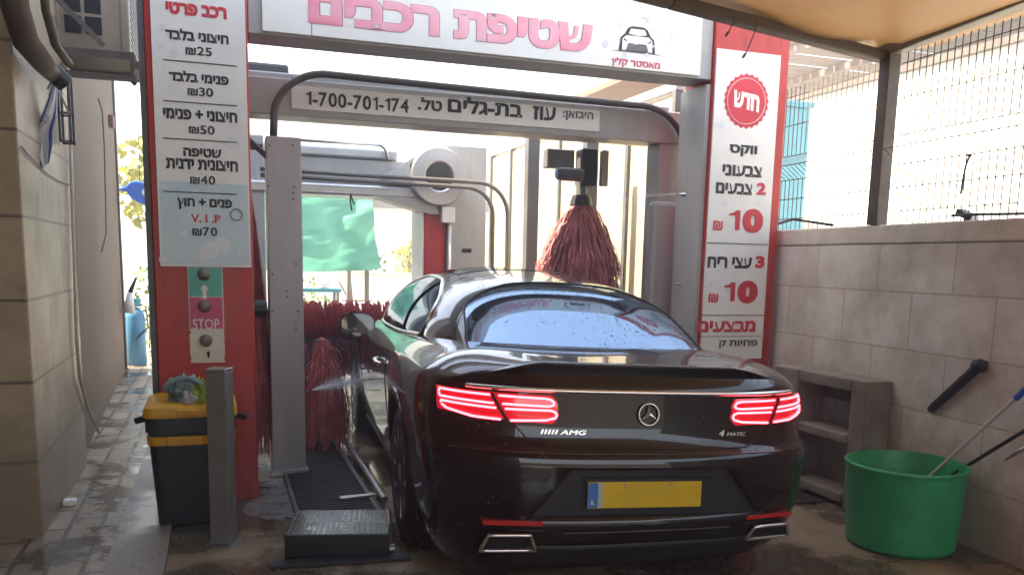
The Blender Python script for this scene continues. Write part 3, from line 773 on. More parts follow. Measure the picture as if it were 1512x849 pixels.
# phone strip
fs = thing('importer_sign', (1.57, YB2, 2.39), 'narrow white strip with a phone number on the inner grey beam', 'sign')
P = [px(430, 122.5, 1, YB2), px(885, 158, 1, YB2)]
MB().box(P[0].x, P[1].x, YB2-.012, YB2-.001, 2.40, 2.545).build('board', 'sign', fs)
Y = YB2-.013
ptext('1-700-701-174', 'ink', fs, 453, 605, 141, 162, Y, Y-.002, .02)
ptext(REV('טל.'), 'ink', fs, 617, 653, 145, 164, Y, Y-.002, .035)
ptext(REV('בת-גלים'), 'ink', fs, 662, 772, 146, 171, Y, Y-.002, .035)
ptext(REV('עוז'), 'ink', fs, 787, 821, 158, 178, Y, Y-.002, .035)
ptext(REV('היבואן:'), 'ink', fs, 831, 876, 165, 179, Y, Y-.002, .02)
# hose arch over the beam
P = []
a = Vector((.37, 5.83, 2.201)); P = [a, a+Vector((.005, 0, .10))]
P += arc((.72, 5.85, 2.32), .30, 178, 95, 9, (1.15, 0, 0), (0, 0, 1)) + [Vector((1.2, 5.87, 2.615)), Vector((2.2, 5.88, 2.605))]
P += arc((3.0, 5.88, 2.30), .30, 88, 2, 9, (1.2, 0, 0), (0, 0, 1)) + [Vector((3.365, 5.87, 2.0)), Vector((3.36, 5.87, 1.3)), Vector((3.35, 5.87, .4))]
o = MB().tube(P, .024, 10).build('air_hose', mat('dark_hose', (.075, .06, .05), .45), smooth=True)
tag(o, 'thick dark hose arching across the inner beam above the phone strip', 'hose')

# ---- side brushes: hanging cloth strips on a spindle
def strips(n, cx, cy, ztop, zbot, rt, rb, seed, wd=.022, taper=.3, jag=.3, fl=1.5, ll=(.30, .42)):
    rnd = random.Random(seed); b = MB()
    for k in range(n):
        f = rnd.random()
        z0 = ztop-(ztop-zbot)*.62*f; A = rnd.random()*6.283; L = (ztop-zbot)*rnd.uniform(*ll)
        rad = rnd.uniform(.72, 1.16)*(rt+(rb-rt)*min(1, (ztop-z0)/(ztop-zbot)*fl+.12)**.6); r0 = rt*.6
        ca, sa = math.cos(A), math.sin(A); q = Vector((-sa, ca, 0))
        w_ = wd*rnd.uniform(.6, 1.2); tw = rnd.uniform(-.5, .5)
        rows = []
        for i in range(5):
            t = i/4; rr = r0+(rad-r0)*(1-(1-t)**2.0)*rnd.uniform(.92, 1.06)
            p = Vector((cx+ca*rr, cy+sa*rr, max(zbot-rnd.random()*jag*.15, z0+.04*math.sin(t*3)-L*t**1.25)))
            s_ = (q+Vector((ca, sa, 0))*tw*t).normalized()*w_*(1-taper*t)*.5
            rows.append((b.bm.verts.new(p-s_), b.bm.verts.new(p+s_)))
        for i in range(4): b.bm.faces.new((rows[i][0], rows[i][1], rows[i+1][1], rows[i+1][0]))
    return b
def spin_brush(loc, ztop, zbot, rt, rb, label, seed, n, m='brush', motor=True, shaft_top=2.36, group='vertical wash brushes', fl=1.5, ll=(.30, .42), wd=.022):
    r = thing('wash_brush', (loc[0], loc[1], zbot), label, 'wash brush', group)
    MB().tube([(loc[0], loc[1], zbot+.05), (loc[0], loc[1], shaft_top)], .045, 14).build('spindle', 'greyd', r, smooth=2)
    if ztop > 1: MB().tube([(loc[0], loc[1], ztop-.02), (loc[0], loc[1], ztop+.06)], [rt*1.2, rt*.9], 18).build('collar', 'black', r, smooth=2)
    strips(n, loc[0], loc[1], ztop, zbot, rt, rb, seed, fl=fl, ll=ll, wd=wd).build('bristles', m, r, recalc=False)
    return r
bc = px(861, 300, 1, 6.5)
r = spin_brush((2.80, 6.5), 1.93, .25, .08, .325, 'dark red vertical brush hanging from its motor on the right of the wash bay', 2, 4200, 'brushd', shaft_top=2.28, fl=5.0, ll=(.12, .21), wd=.02)
MB().box(2.77, 2.90, 6.42, 6.58, 2.06, 2.352).build('gear_box', 'black', r, bevel=.015)
MB().lathe([(.001, 0), (.04, 0), (.052, .03), (.052, .20), (.045, .22)], (2.55, 6.42, 2.14), 'X', 22).build('motor', 'greyd', r, smooth=2)
MB().lathe([(.001, -.006), (.036, -.004), (.036, .0)], (2.549, 6.42, 2.14), 'X', 22).build('motor_cap', 'cyl', r)
MB().box(2.52, 2.76, 6.56, 6.66, 2.20, 2.35).build('mount_arm', 'greyd', r, bevel=.01)
MB().box(2.92, 2.98, 6.38, 6.44, 2.06, 2.34).build('cylinder_rod', 'steel', r, bevel=.01)
spin_brush((.74, 6.55), .86, -.0, .035, .20, 'low red vertical brush dripping suds right of the grey square post', 5, 1100, 'brush', shaft_top=.84, wd=.017, fl=2.2, ll=(.24, .46))
spin_brush((.16, 6.0), 1.98, .05, .06, .20, 'tall narrow red brush squeezed between the left red column and the grey post', 9, 1500, 'brush', shaft_top=2.3, wd=.015)
o = MB().tube([(.19, 5.71, 1.12), (.30, 5.71, 1.12)], [.055, .055], 16).build('roller', 'black', smooth=2)
tag(o, 'small black rubber roller between the left red column and the grey post', 'roller')
# horizontal brush in the far half
rnd = random.Random(31)
r = thing('wash_brush', (1.3, 8.1, .6), 'wide dark red horizontal brush lying across the bay ahead of the car', 'wash brush', 'vertical wash brushes')
r['group'] = 'horizontal wash brush'
b = MB()
for k in range(4200):
    x = rnd.uniform(.50, 2.9); A = rnd.uniform(0, 6.283); L = .30*rnd.uniform(.85, 1.06)
    d = Vector((rnd.uniform(-.10, .10), math.cos(A), math.sin(A))); q = Vector((1, 0, 0)); w_ = .012
    p0 = Vector((x, 8.1, .70))+d*.05; p1 = p0+d*L
    b.bm.faces.new([b.bm.verts.new(p) for p in (p0-q*w_, p0+q*w_, p1+q*w_*.7, p1-q*w_*.7)])
b.build('bristles', 'brush', r, recalc=False)
MB().tube([(.45, 8.1, .70), (3.0, 8.1, .70)], .055, 14).build('axle', 'greyd', r, smooth=2)
MB().box(.40, .45, 8.0, 8.2, .0, .95).build('side_arm', 'greyd', r); MB().box(3.0, 3.05, 8.0, 8.2, .0, .95).build('side_arm', 'greyd', r)

# ---- drying gantry behind
YD = 8.5
dg = thing('dryer_gantry', (1.7, 8.7, 0), 'grey dryer gantry with a round blower above the far end of the bay', 'dryer gantry')
MB().box(.25, 1.98, YD+.05, YD+.45, 2.16, 2.40).build('beam', 'grey', dg, bevel=.015)
MB().box(.25, 1.72, YD+.02, YD+.5, 2.403, 2.50).build('cable_tray', 'alu', dg, bevel=.02)
MB().box(.25, 1.95, YD, YD+.5, 2.045, 2.155).build('nozzle_bar', 'alu', dg, bevel=.02)
fc = px(645, 262, 1, YD)
MB().lathe([(.135, .0), (.15, -.012), (.27, -.012), (.285, .02), (.285, .30), (.27, .33), (.135, .33)], (fc.x, YD-.10, fc.z), 'Y', 44).build('blower_housing', 'alu', dg, smooth=2)
MB().lathe([(.001, .10), (.15, .10), (.15, .0)], (fc.x, YD-.102, fc.z), 'Y', 36).build('blower_mouth', 'dark', dg)
MB().lathe([(.001, .02), (.045, .03), (.05, .10), (.05, .11)], (fc.x, YD-.10, fc.z), 'Y', 20).build('fan_hub', 'greyd', dg, smooth=2)
b = MB()
for k in range(9):
    A = 2*math.pi*k/9; b.poly([(fc.x+math.cos(A+d)*q, YD-.04, fc.z+math.sin(A+d)*q) for q, d in ((.05, 0), (.13, .15), (.13, .4), (.05, .3))], (0, .01, 0))
b.build('fan_blade', 'black', dg)
MB().poly([(fc.x-.285, YD-.06, fc.z+.1), (fc.x-.12, YD-.06, fc.z+.255), (fc.x-.55, YD-.06, fc.z-.02), (fc.x-.55, YD-.06, fc.z-.05), (fc.x-.28, YD-.06, fc.z-.07)], (0, .3, 0)).build('throat', 'alu', dg)
MB().poly([(fc.x-.62, YD-.05, 2.05), (fc.x-.05, YD-.05, 2.05), (fc.x+.02, YD-.05, 1.90), (fc.x-.08, YD-.05, 1.90)], (0, .28, 0)).build('outlet_duct', 'grey', dg)
MB().box(1.975, 2.20, YD, YD+.5, 0, 2.28).build('column', 'red', dg, bevel=.006)
MB().box(1.955, 1.973, YD+.01, YD+.5, 0, 2.28).build('edge_strip', 'white', dg)
MB().box(2.205, 2.625, YD+.03, YD+.55, 0, 2.585).build('column_cover', 'grey', dg, bevel=.008)
MB().box(.10, .45, YD+.02, YD+.5, 0, 2.56).build('column', 'grey', dg, bevel=.008)
c = px(689, 370, 1, YD+.03); MB().box(c.x-.05, c.x+.05, YD+.024, YD+.029, c.z-.02, c.z+.02).build('slot', 'dark', dg)
c = px(662, 318, 1, YD-.05); MB().box(c.x-.075, c.x+.06, YD-.09, YD-.001, c.z-.075, c.z+.08).build('junction_box', 'white', dg, bevel=.008)
MB().tube([(c.x+.02, YD-.03, c.z-.08), (c.x+.02, YD-.03, .3)], .018, 10).build('conduit', 'white', dg, smooth=True)
MB().tube([(c.x-.01, YD-.03, c.z-.08), (c.x-.01, YD-.03, .3)], .01, 8).build('cable', 'black', dg, smooth=True)
P0 = [px(u, v, 1, 8.22) for u, v in ((440, 186+80), (560, 271), (700, 272))]
for k, (R, xe, z0, lab) in enumerate(((.30, 2.745, 2.205, 'outer of the two dark hoses bending down in front of the far dryer'), (.26, 2.585, 2.15, 'inner of the two dark hoses bending down in front of the far dryer'))):
    P = [(.4, 8.2-.03*k, z0+.02), (1.2, 8.2-.03*k, z0+.01), (xe-R-.25, 8.2-.03*k, z0+.005)] + arc((xe-R, 8.2-.03*k, z0-R), R, 88, 0, 10, (1, 0, 0), (0, 0, 1)) + [(xe, 8.2-.03*k, 1.3), (xe, 8.2-.03*k, .05)]
    o = MB().tube(P, .021, 9).build('dryer_hose', mat('brown_hose', (.10, .085, .07), .4), smooth=True); tag(o, lab, 'hose', 'hoses in front of the dryer')
o = MB().tube([(.5, 8.46, 2.53), (1.5, 8.46, 2.535)]+arc((1.5, 8.46, 2.44), .095, 90, 0, 6, (1, 0, 0), (0, 0, 1))+[(1.6, 8.46, 2.41)], .016, 8).build('conduit_pipe', 'alu', smooth=True)
tag(o, 'thin bent metal pipe on top of the far dryer beam', 'pipe')
o = MB().tube([(1.24, 8.44, 2.06), (1.235, 8.43, 1.98), (1.25, 8.43, 1.90)], .008, 6).tube([(1.24, 8.44, 2.06), (1.27, 8.43, 1.96)], .006, 6).build('loose_cable', 'black')
tag(o, 'short loose cable ends under the far dryer beam in front of the green tarp', 'cable')

# ---- translucent side screen
ss = thing('side_screen', (3.02, 7.6, 0), 'translucent cream panel screen in grey frames along the right of the bay', 'screen')
XS = 3.46
ys = [6.2, 7.0, 7.8, 8.6, 9.4, 10.2, 11.0]
for a, c in zip(ys, ys[1:]):
    MB().box(XS, XS+.02, a+.03, c-.03, .05, 2.78).build('panel', 'panel', ss)
for a in ys: MB().box(XS-.03, XS+.04, a-.028, a+.028, 0, 2.80).build('post', 'greyd', ss)
MB().box(XS-.03, XS+.05, 6.17, 11.03, 2.803, 2.87).build('top_rail', 'steel', ss)
r = thing('roof_shed', (4.6, 8.2, 0), 'reddish shed roof seen above the translucent side screen', 'shed')
MB().box(4.15, 4.85, 7.5, 10.5, 3.38, 3.44).build('roof', 'brownroof', r)
for y in (7.6, 10.4): MB().box(4.2, 4.28, y-.04, y+.04, -.02, 3.377).build('post', 'pipe', r); MB().box(4.75, 4.83, y-.04, y+.04, -.02, 3.377).build('post', 'pipe', r)
for k, (u, y_) in enumerate(((787, 7.3), (873, 6.85))):
    c = px(u, 300, 1, y_)
    o = MB().box(c.x-.055, c.x+.055, y_, y_+.1, 0, 2.62).build('bay_post', 'greyd', bevel=.005)
    tag(o, ('dark upright post left of the hanging brush' if k == 0 else 'dark upright post directly behind the hanging brush'), 'post', 'upright posts in the bay')

# ---- nozzle sprays: fine droplets
def spray(name, a, d, L, spread, n, label, seed, rr=.0022):
    rnd = random.Random(seed); b = MB(); a = Vector(a); d = Vector(d).normalized(); u = d.orthogonal().normalized(); v = d.cross(u)
    for _ in range(n):
        t = rnd.random()**.8; q = spread*t*L; A = rnd.random()*6.283; e = min(1.6, abs(rnd.gauss(0, .5)))*q
        p = a+d*t*L+u*math.cos(A)*e+v*math.sin(A)*e*.5+Vector((0, 0, -.08*t*t)); s_ = rr*rnd.uniform(.5, 1.2)
        vs = [b.bm.verts.new(p+x*s_) for x in (Vector((1, 0, 0)), Vector((-.5, .87, 0)), Vector((-.5, -.87, 0)), Vector((0, 0, 1.4)))]
        for f in ((0, 1, 3), (1, 2, 3), (2, 0, 3), (0, 2, 1)): b.bm.faces.new([vs[i] for i in f])
    o = b.build(name, MT['droplet']); tag(o, label, None, None, 'stuff'); return o
MT['droplet'] = mat('water_drop', (.85, .87, .9), .1)
spray('water_mist', (.60, 5.95, .55), (1, .40, .16), .80, .36, 14000, 'fine water mist sprayed at the car flank beside the low red brush', 4, .0026)
spray('water_mist', (3.165, 5.5, 1.95), (-1, .5, .0), .55, .10, 800, 'thin water jet from a nozzle on the right red column', 6, .0016)
for z in (.62, 1.32, 1.95):
    c = (3.165, 5.5, z)
    o = MB().tube([(3.168, 5.5, z), (3.13, 5.51, z)], [.014, .007], 8).build('spray_nozzle', 'alu'); tag(o, {.62: 'lowest', 1.32: 'middle', 1.95: 'uppermost'}[z]+' small metal spray nozzle on the inner side of the right red column', 'nozzle', 'nozzles on the right column')

# ================================================================== LOOSE OBJECTS
def place(names): pass
# ---- wheelie bin
bx, by = -.15, 4.98
r = thing('waste_bin', (bx, by, .005), 'black waste bin with a yellow lid standing before the left red column', 'bin')
def rbox_ring(w_, d_, z, cx, cy, n=6, rad=.05):
    P = []
    for sx, sy, a0 in ((1, 1, 0), (-1, 1, 90), (-1, -1, 180), (1, -1, 270)):
        for i in range(n+1):
            A = R_(a0+90*i/n); P.append(Vector((cx+sx*(w_/2-rad)+rad*math.cos(A), cy+sy*(d_/2-rad)+rad*math.sin(A), z)))
    return P
def loft(rings, capt=True, capb=True):
    b = MB(); V = [[b.bm.verts.new(p) for p in q] for q in rings]; n = len(V[0])
    for A, B in zip(V, V[1:]):
        for k in range(n): b.bm.faces.new((A[k], A[(k+1) % n], B[(k+1) % n], B[k]))
    if capb: b.bm.faces.new(V[0][::-1])
    if capt: b.bm.faces.new(V[-1])
    return b
loft([rbox_ring(.36, .36, .01, bx, by), rbox_ring(.37, .37, .06, bx, by), rbox_ring(.43, .42, .50, bx, by), rbox_ring(.43, .42, .52, bx, by), rbox_ring(.455, .45, .525, bx, by), rbox_ring(.455, .45, .60, bx, by)]).build('body', 'bin', r, smooth=2)
loft([rbox_ring(.47, .47, .603, bx, by), rbox_ring(.475, .475, .62, bx, by), rbox_ring(.46, .46, .655, bx, by), rbox_ring(.40, .40, .675, bx, by)]).build('lid', 'yellow', r, smooth=2)
loft([rbox_ring(.44, .435, .455, bx, by, rad=.055), rbox_ring(.447, .44, .50, bx, by, rad=.055)]).build('band', 'yellow', r, smooth=2)
MB().box(bx-.12, bx+.06, by-.245, by-.221, .455, .505).build('handle', 'yellow', r, bevel=.008)
MB().box(bx-.07, bx+.04, by-.246, by-.22, .612, .648).build('latch', 'yellow', r, bevel=.008)
for s in (-1, 1): MB().bar((bx+s*.22, by-.02, .575), (bx+s*.29, by-.04, .56), .03, .035).build('side_grip', 'black', r, bevel=.008)
# rag on the lid
def rag_fn(c, sx, sy, sz, seed):
    def f(u, v):
        A = u*2*math.pi; ph = v*math.pi/2
        d = 1+.55*noise.noise(Vector((math.cos(A)*1.8+seed, math.sin(A)*1.8, ph*2)))+.32*noise.noise(Vector((math.cos(A)*5, math.sin(A)*5+seed, ph*5)))+.12*noise.noise(Vector((math.cos(A)*12, math.sin(A)*12+seed, ph*11)))
        return (c[0]+sx*d*math.cos(A)*math.cos(ph), c[1]+sy*d*math.sin(A)*math.cos(ph), c[2]+sz*d*math.sin(ph))
    return f
r = thing('rag', (-.13, 4.92, .676), 'crumpled green and grey cleaning rags heaped on the yellow bin lid', 'rags')
MB().grid(rag_fn((-.19, 4.90, .674), .085, .10, .11, 3), 40, 16).build('grey_cloth', 'rag2', r, smooth=True)
MB().grid(rag_fn((-.10, 4.87, .674), .07, .09, .10, 8), 40, 16).build('green_cloth', 'rag1', r, smooth=True)
MB().tube(arc((-.18, 4.82, .68), .12, 150, 40, 8, (1, 0, 0), (0, .1, 1)), .015, 8).build('rolled_edge', 'rag2', r, smooth=True)
MB().grid(rag_fn((-.155, 4.81, .674), .045, .04, .055, 5), 24, 10).build('white_cloth', mat('white_rag', (.5, .46, .44), .9), r, smooth=True)

# ---- steel bollard
M = Matrix.Translation((0.0, 4.46, 0)) @ Matrix.Rotation(R_(-22), 4, 'Z')
r = thing('bollard', (0, 4.46, 0), 'square grey steel bollard post in front of the black bin', 'bollard')
b = MB(); b.box(-.052, .052, -.05, .05, .004, .885, M); b.build('post', mat('bollard_paint', (.17, .165, .155), .45, var=.25, bump=.05), r, bevel=.006)
MB().box(-.05, .052, -.048, .05, .886, .90, M).build('cap', 'alu', r, bevel=.004)
MB().box(-.075, .075, -.07, .07, .001, .0035, M).build('foot', 'steel', r)

# ---- treadplate step
P = [px(412, 783, 2, .145), px(565, 775, 2, .145), px(562, 762, 2, .145), px(462, 762, 2, .145)]
r = thing('step_platform', (.5, 4.3, 0), 'low black treadplate step on the floor beside the car wheel', 'step')
A, B = Vector((.275, 4.14, 0)), Vector((.77, 4.03, 0)); D = Vector((.09, .41, 0))
MB().poly([A, B, B+D, A+D], (0, 0, .115)).build('box', mat('step_black', (.03, .03, .032), .35, .3, var=.3), r, bevel=.006)
b = MB()
ex = (B-A); L = ex.length; ex.normalize(); ey = D.normalized(); ld = D.length
for i in range(19):
    for j in range(16):
        p = A+ex*(.015+.026*i)+ey*(.015+.026*j)+Vector((0, 0, .1165))
        d = (ex+ey).normalized() if (i+j) % 2 else (ex-ey).normalized()
        b.bar(p-d*.009, p+d*.009, .006, .003)
b.build('tread_pattern', 'steel', r)
MB().grid(lambda u, v: tuple(A+ex*(L*(.012+.976*u))+ey*(ld*(.012+.976*v))+Vector((0, 0, .1162))), 1, 1).build('tread_plate', mat('tread_steel', (.11, .11, .115), .26, .8, var=.3, rvar=.15), r)
c = B+Vector((.01, .03, 0))
MB().tube([c+Vector((0, 0, .012)), c+Vector((.005, .02, .05)), c+Vector((.03, .20, .13)), c+Vector((.03, .24, .16))], .011, 8).build('lever', 'steel', r, smooth=True)
MB().tube([c+Vector((-.02, .0, .03)), c+Vector((.02, 0, .03))], .022, 12).build('hinge', 'steel', r, smooth=2)
MB().poly([Vector((.20, 4.00, .004)), Vector((.86, 3.94, .004)), Vector((.87, 4.01, .004)), Vector((.21, 4.09, .004))], (0, 0, .012)).build('base_lip', 'black', r)

# ---- drain grating and guide rail
r = thing('floor_grating', (.6, 5.1, .003), 'black slotted floor grating between the step and the grey post', 'grating')
MB().box(.40, .84, 4.62, 7.4, .003, .012).build('tray', 'dark', r)
b = MB(); y = 4.63
while y < 7.38: b.box(.41, .83, y, y+.022, .0125, .026); y += .052
b.build('bars', 'rubber', r)
for x in (.385, .832): MB().box(x, x+.022, 4.60, 7.42, .003, .030).build('frame', 'greyd', r)
r = thing('guide_rail', (.9, 6.5, 0), 'pale steel wheel guide rail running into the wash', 'guide rail')
MB().tube([(.90, 4.85, .055), (.90, 5.3, .065), (.90, 9.0, .065)], .02, 12).build('rail', 'steel', r, smooth=2)
for y in (5.0, 6.0, 7.0, 8.0): MB().box(.885, .915, y, y+.04, 0.002, .055).build('bracket', 'greyd', r)
MB().bar((.66, 5.02, .032), (.90, 5.06, .032), .05, .012).build('cross_plate', 'alu', r)
r = thing('floor_mat', (.62, 7.9, .004), 'green wet floor strip in the far half of the bay', 'mat')
MB().box(.5, .86, 7.45, 9.1, .003, .012).build('mat', 'green', r)

# ---- green tub with mop handles
tc = (3.425, 3.50)
r = thing('tub', (tc[0], tc[1], .003), 'round green plastic tub standing by the right tiled wall', 'tub')
MB().lathe([(.001, .003), (.255, .003), (.272, .02), (.298, .41), (.303, .43), (.309, .436), (.307, .445), (.295, .448), (.288, .43), (.262, .03), (.001, .025)], (tc[0], tc[1], .003), n=56, wob=.012).build('shell', 'green', r, smooth=2)
MB().lathe([(.001, .10), (.266, .10)], (tc[0], tc[1], .003), n=40).build('water', water, r)
def stick(name, a, c, rad, m, label, grip=None, tipm=None):
    a = Vector(a); c = Vector(c); r = thing(name, a, label, 'mop', 'cleaning poles in the green tub')
    MB().tube([a, c], rad, 10).build('handle', m, r, smooth=2)
    d = (c-a).normalized()
    if grip: MB().tube([c-d*.0005, c+d*grip], rad*1.5, 12).build('grip', 'blue', r, smooth=2)
    MB().tube([a-d*.001, a-d*.12], [rad*1.6, .05], 12).build('head', 'rubber', r, smooth=2)
p0 = px(1380, 697, 1, 3.52); p1 = px(1500, 588, 1, 3.10)
d = (p1-p0).normalized()
stick('mop', p0-d*.26, p1, .011, mat('pale_pole', (.62, .61, .58), .35, .2), 'pale aluminium mop handle with a blue grip leaning from the green tub', .35)
p0 = px(1412, 697, 1, 3.44); p1 = px(1512, 636, 1, 3.05); d = (p1-p0).normalized()
stick('mop', p0-d*.20, p1+d*.4, .010, 'black', 'thin black mop handle leaning from the green tub', None)
p0 = px(1484, 680, 1, 3.12); p1 = px(1530, 655, 1, 2.95)
r = thing('wire_tool', p0, 'pale hooked tool tip poking in at the right edge above the tub', 'tool')
MB().tube([p0, p0*.6+p1*.4+Vector((0, 0, .012)), p1], [.003, .012, .010], 8).build('tip', 'alu', r, smooth=True)
MB().tube([p1, p1+(p1-p0)*6], .012, 8).build('handle', 'steel', r, smooth=True)

# ---- black foam tube fixed to the wall
a = px(1374, 605, 0, 3.76); c = px(1446, 540, 0, 3.73)
d = (c-a).normalized()
r = thing('wall_brush', a, 'black foam covered tube hanging aslant on the right tiled wall', 'brush')
MB().tube([a, a+d*.03, c-d*.06, c], [.021, .024, .026, .026], 14).build('foam', 'rubber', r, smooth=True)
MB().lathe([(.001, -.035), (.03, -.032), (.037, 0), (.03, .03), (.001, .034)], c, 'Y', 16).build('end_knob', 'rubber', r, smooth=True)
MB().tube([c, c+Vector((.06, 0, 0))], .012, 8).build('peg', 'steel', r)

# ---- weathered shelf unit on the wall
r = thing('shelf_unit', (3.7, 4.5, 0), 'weathered grey wooden shelf unit standing against the right tiled wall', 'shelf unit')
ya, yb = 4.02, 4.86; xw = wx(4.45)-.03
wd = 'concrete'
xf = xw-.22
MB().box(xf, xw, yb-.24, yb, 0.003, .80).build('side_panel', wd, r, bevel=.008)
MB().box(xf+.03, xw, ya, ya+.13, .003, .80).build('side_panel', wd, r, bevel=.008)
MB().box(xf+.01, xw, ya+.135, yb-.245, .725, .80).build('top_board', wd, r, bevel=.008)
MB().box(xf+.015, xw, ya+.135, yb-.245, .40, .46).build('shelf', wd, r, bevel=.01)
MB().box(xf+.02, xw, ya+.135, yb-.245, .03, .09).build('shelf', wd, r, bevel=.01)
MB().box(xw-.018, xw-.002, ya+.135, yb-.245, .62, .722).build('back_board', wd, r)
r = thing('rubber_mat', (3.2, 4.4, .002), 'black crumpled rubber mat on the floor between car and shelf unit', 'mat')
def matf(u, v): return (2.95+.62*u, 4.28+.55*v, .008+.012*abs(noise.noise(Vector((u*4, v*4, 2)))))
MB().grid(matf, 16, 14).build('mat', 'rubber', r, solid=.006)
# flood lamp and cable on the wall top
c = px(1428, 319, 0, wx(3.75)+.1)
r = thing('flood_lamp', c, 'small black flood lamp lying tilted on the right wall coping', 'lamp')
M = Matrix.Translation(c+Vector((0, 0, .0))) @ Matrix.Rotation(R_(24), 4, 'X')
MB().box(-.03, .03, -.05, .06, -.014, .02, M).build('housing', 'black', r, bevel=.006)
MB().box(-.026, .026, -.058, -.0505, -.012, .018, M).build('lens', 'alu', r)
MB().box(-.012, .012, -.012, .012, 1.722-c.z, -.010, Matrix.Translation(c)).build('foot', 'greyd', r)
c2 = px(1432, 230, 0, wx(3.75)+.06)
r = thing('wire_tie', c2, 'dark twisted wire with a knot tied on the near fence section', 'wire')
MB().tube([c2, c2+Vector((0, .02, -.05)), c2+Vector((0, .03, -.12)), c2+Vector((0, .035, -.2))], .006, 6).build('wire', 'black', r, smooth=True)
MB().lathe([(.001, -.012), (.014, 0), (.001, .012)], c2, 'Z', 8).build('knot', 'black', r)
P = [Vector((wx(y)+.05, y, 1.731+.02*abs(math.sin(y*3)))) for y in (3.0, 3.3, 3.6, 3.75)]
tag(MB().tube(P, .008, 7).build('power_cable', 'black', smooth=True), 'black cable lying on the wall coping behind the flood lamp', 'cable')
P = [Vector((wx(y)+.03, y, z)) for y, z in ((4.75, 1.733), (5.0, 1.765), (5.2, 1.79), (5.5, 1.75))]
tag(MB().tube(P, .010, 7).build('power_cable', 'black', smooth=True), 'black cable arched over the wall coping next to the red promo pillar', 'cable')

# ---- left wall fittings: air conditioner on a bracket, duct, lantern, flag, hoses
r = thing('air_conditioner', (-.7, 6.5, 2.7), 'grey air conditioner box mounted high on the left wall', 'air conditioner')
ax0, ax1, ay0, ay1, az0, az1 = -.90, -.475, 6.2, 6.95, 2.70, 3.30
MB().box(ax0, ax1, ay0, ay1, az0, az1).build('casing', mat('ac_beige', (.26, .21, .155), .5, var=.15), r, bevel=.012)
for i in range(2):
    for j in range(2):
        x = ax0+.055+.115*i; z = 2.80+.125*j
        MB().box(x, x+.095, ay0-.006, ay0-.001, z, z+.105).build('grille', 'dark', r, bevel=.01)
MB().box(ax1-.055, ax1-.047, ay0-.004, ay0-.001, az0+.02, az1-.02).build('seam', 'greyd', r)
b = MB()
for k in range(12): b.box(ax1+.001, ax1+.006, ay0+.08, ay1-.08, az0+.06+.04*k, az0+.075+.04*k)
b.build('louvre', 'greyd', r)
r = thing('wall_bracket', (-.7, 6.4, 2.55), 'brown metal bracket frame carrying the air conditioner on the left wall', 'bracket')
for y in (6.12, 6.85):
    MB().bar((-.93, y, 2.665), (-.44, y, 2.665), .035).build('arm', 'pipe', r)
    MB().bar((-.92, y+.002, 3.05), (-.50, y+.002, 2.63), .028).build('strut', 'pipe', r) if y > 6.5 else MB().bar((-.90, y-.03, 3.0), (-.62, y-.03, 2.72), .03).build('strut', 'pipe', r)
MB().bar((-.44, 6.10, 2.62), (-.44, 6.9, 2.62), .035, .045).build('front_bar', 'pipe', r)
MB().bar((-.93, 6.08, 2.535), (-.44, 6.08, 2.535), .03, .03).build('lower_bar', 'pipe', r)
for x in (-.92, -.46): MB().box(x-.012, x+.012, 6.07, 6.095, 2.52, 2.69).build('upright', 'pipe', r)
MB().box(-.905, -.47, 6.12, 6.9, 2.683, 2.697).build('drip_tray', 'pipe', r)
# brown duct
P = [px(u, v, 1, y) for u, v, y in ((14, -60, 4.5), (22, 10, 4.55), (38, 62, 4.7), (62, 92, 4.9), (78, 110, 5.15))]
r = thing('duct', P[-1], 'thick brown duct pipe bending down at the top left corner', 'duct')
MB().tube(P, [.06, .06, .058, .052, .042], 16).build('pipe', 'pipe', r, smooth=True)
MB().tube([P[-1]-Vector((.0, .01, -.01)), P[-1]+Vector((.05, .03, -.035))], .048, 16).build('collar', 'black', r, smooth=2)
P2 = [p+Vector((.10, .15, .03)) for p in P]
MB().tube(P2[:4], .02, 12).build('second_pipe', 'pipe', r, smooth=True)
# lantern-like bracket frame below the air conditioner
a = px(86, 118, 1, 5.9); c = px(107, 212, 1, 5.9)
r = thing('lantern_frame', ((a.x+c.x)/2, 5.9, c.z), 'slim dark wall frame hanging under the air conditioner bracket beside the flag', 'wall frame')
for x in (a.x, c.x):
    for y in (5.86, 5.98): MB().box(x-.007, x+.007, y-.007, y+.007, c.z, a.z).build('upright', 'greyd', r)
for z in (a.z, a.z-.2, c.z):
    MB().box(a.x-.007, c.x+.007, 5.853, 5.867, z, z+.012).build('rung', 'greyd', r); MB().box(a.x-.007, c.x+.007, 5.973, 5.987, z, z+.012).build('rung', 'greyd', r)
MB().bar((a.x, 5.84, a.z-.05), (c.x, 5.84, a.z-.20), .012).build('diagonal', 'alu', r)
# flag
r = thing('flag', px(80, 118, 1, 5.5), 'limp blue and white striped flag with a star hanging on the left wall', 'flag')
tl = px(80, 118, 1, 5.5); bl = px(55, 205, 1, 5.5); tip = px(62, 250, 1, 5.5)
FL = [(78, 118), (69, 150), (54, 183), (41, 206), (49, 228), (61, 251)]; FR = [(84, 118), (85, 145), (84, 170), (80, 192), (78, 214), (73, 240)]
fx = [spl([(k/5, P_[k][q]) for k in range(6)]) for P_ in (FL, FR) for q in (0, 1)]
def flag_pt(u, v):
    a_ = (fx[0](v), fx[1](v)); c_ = (fx[2](v), fx[3](v))
    return px(a_[0]+(c_[0]-a_[0])*u, a_[1]+(c_[1]-a_[1])*u, 1, 5.35+.05*math.sin(u*7+v*3)+.03*math.sin(v*11))
def band(u0, u1, m, nm, v0=0, v1=1): MB().grid(lambda s, t: flag_pt(u0+(u1-u0)*s, v0+(v1-v0)*t), 8, 24).build(nm, m, r, smooth=True)
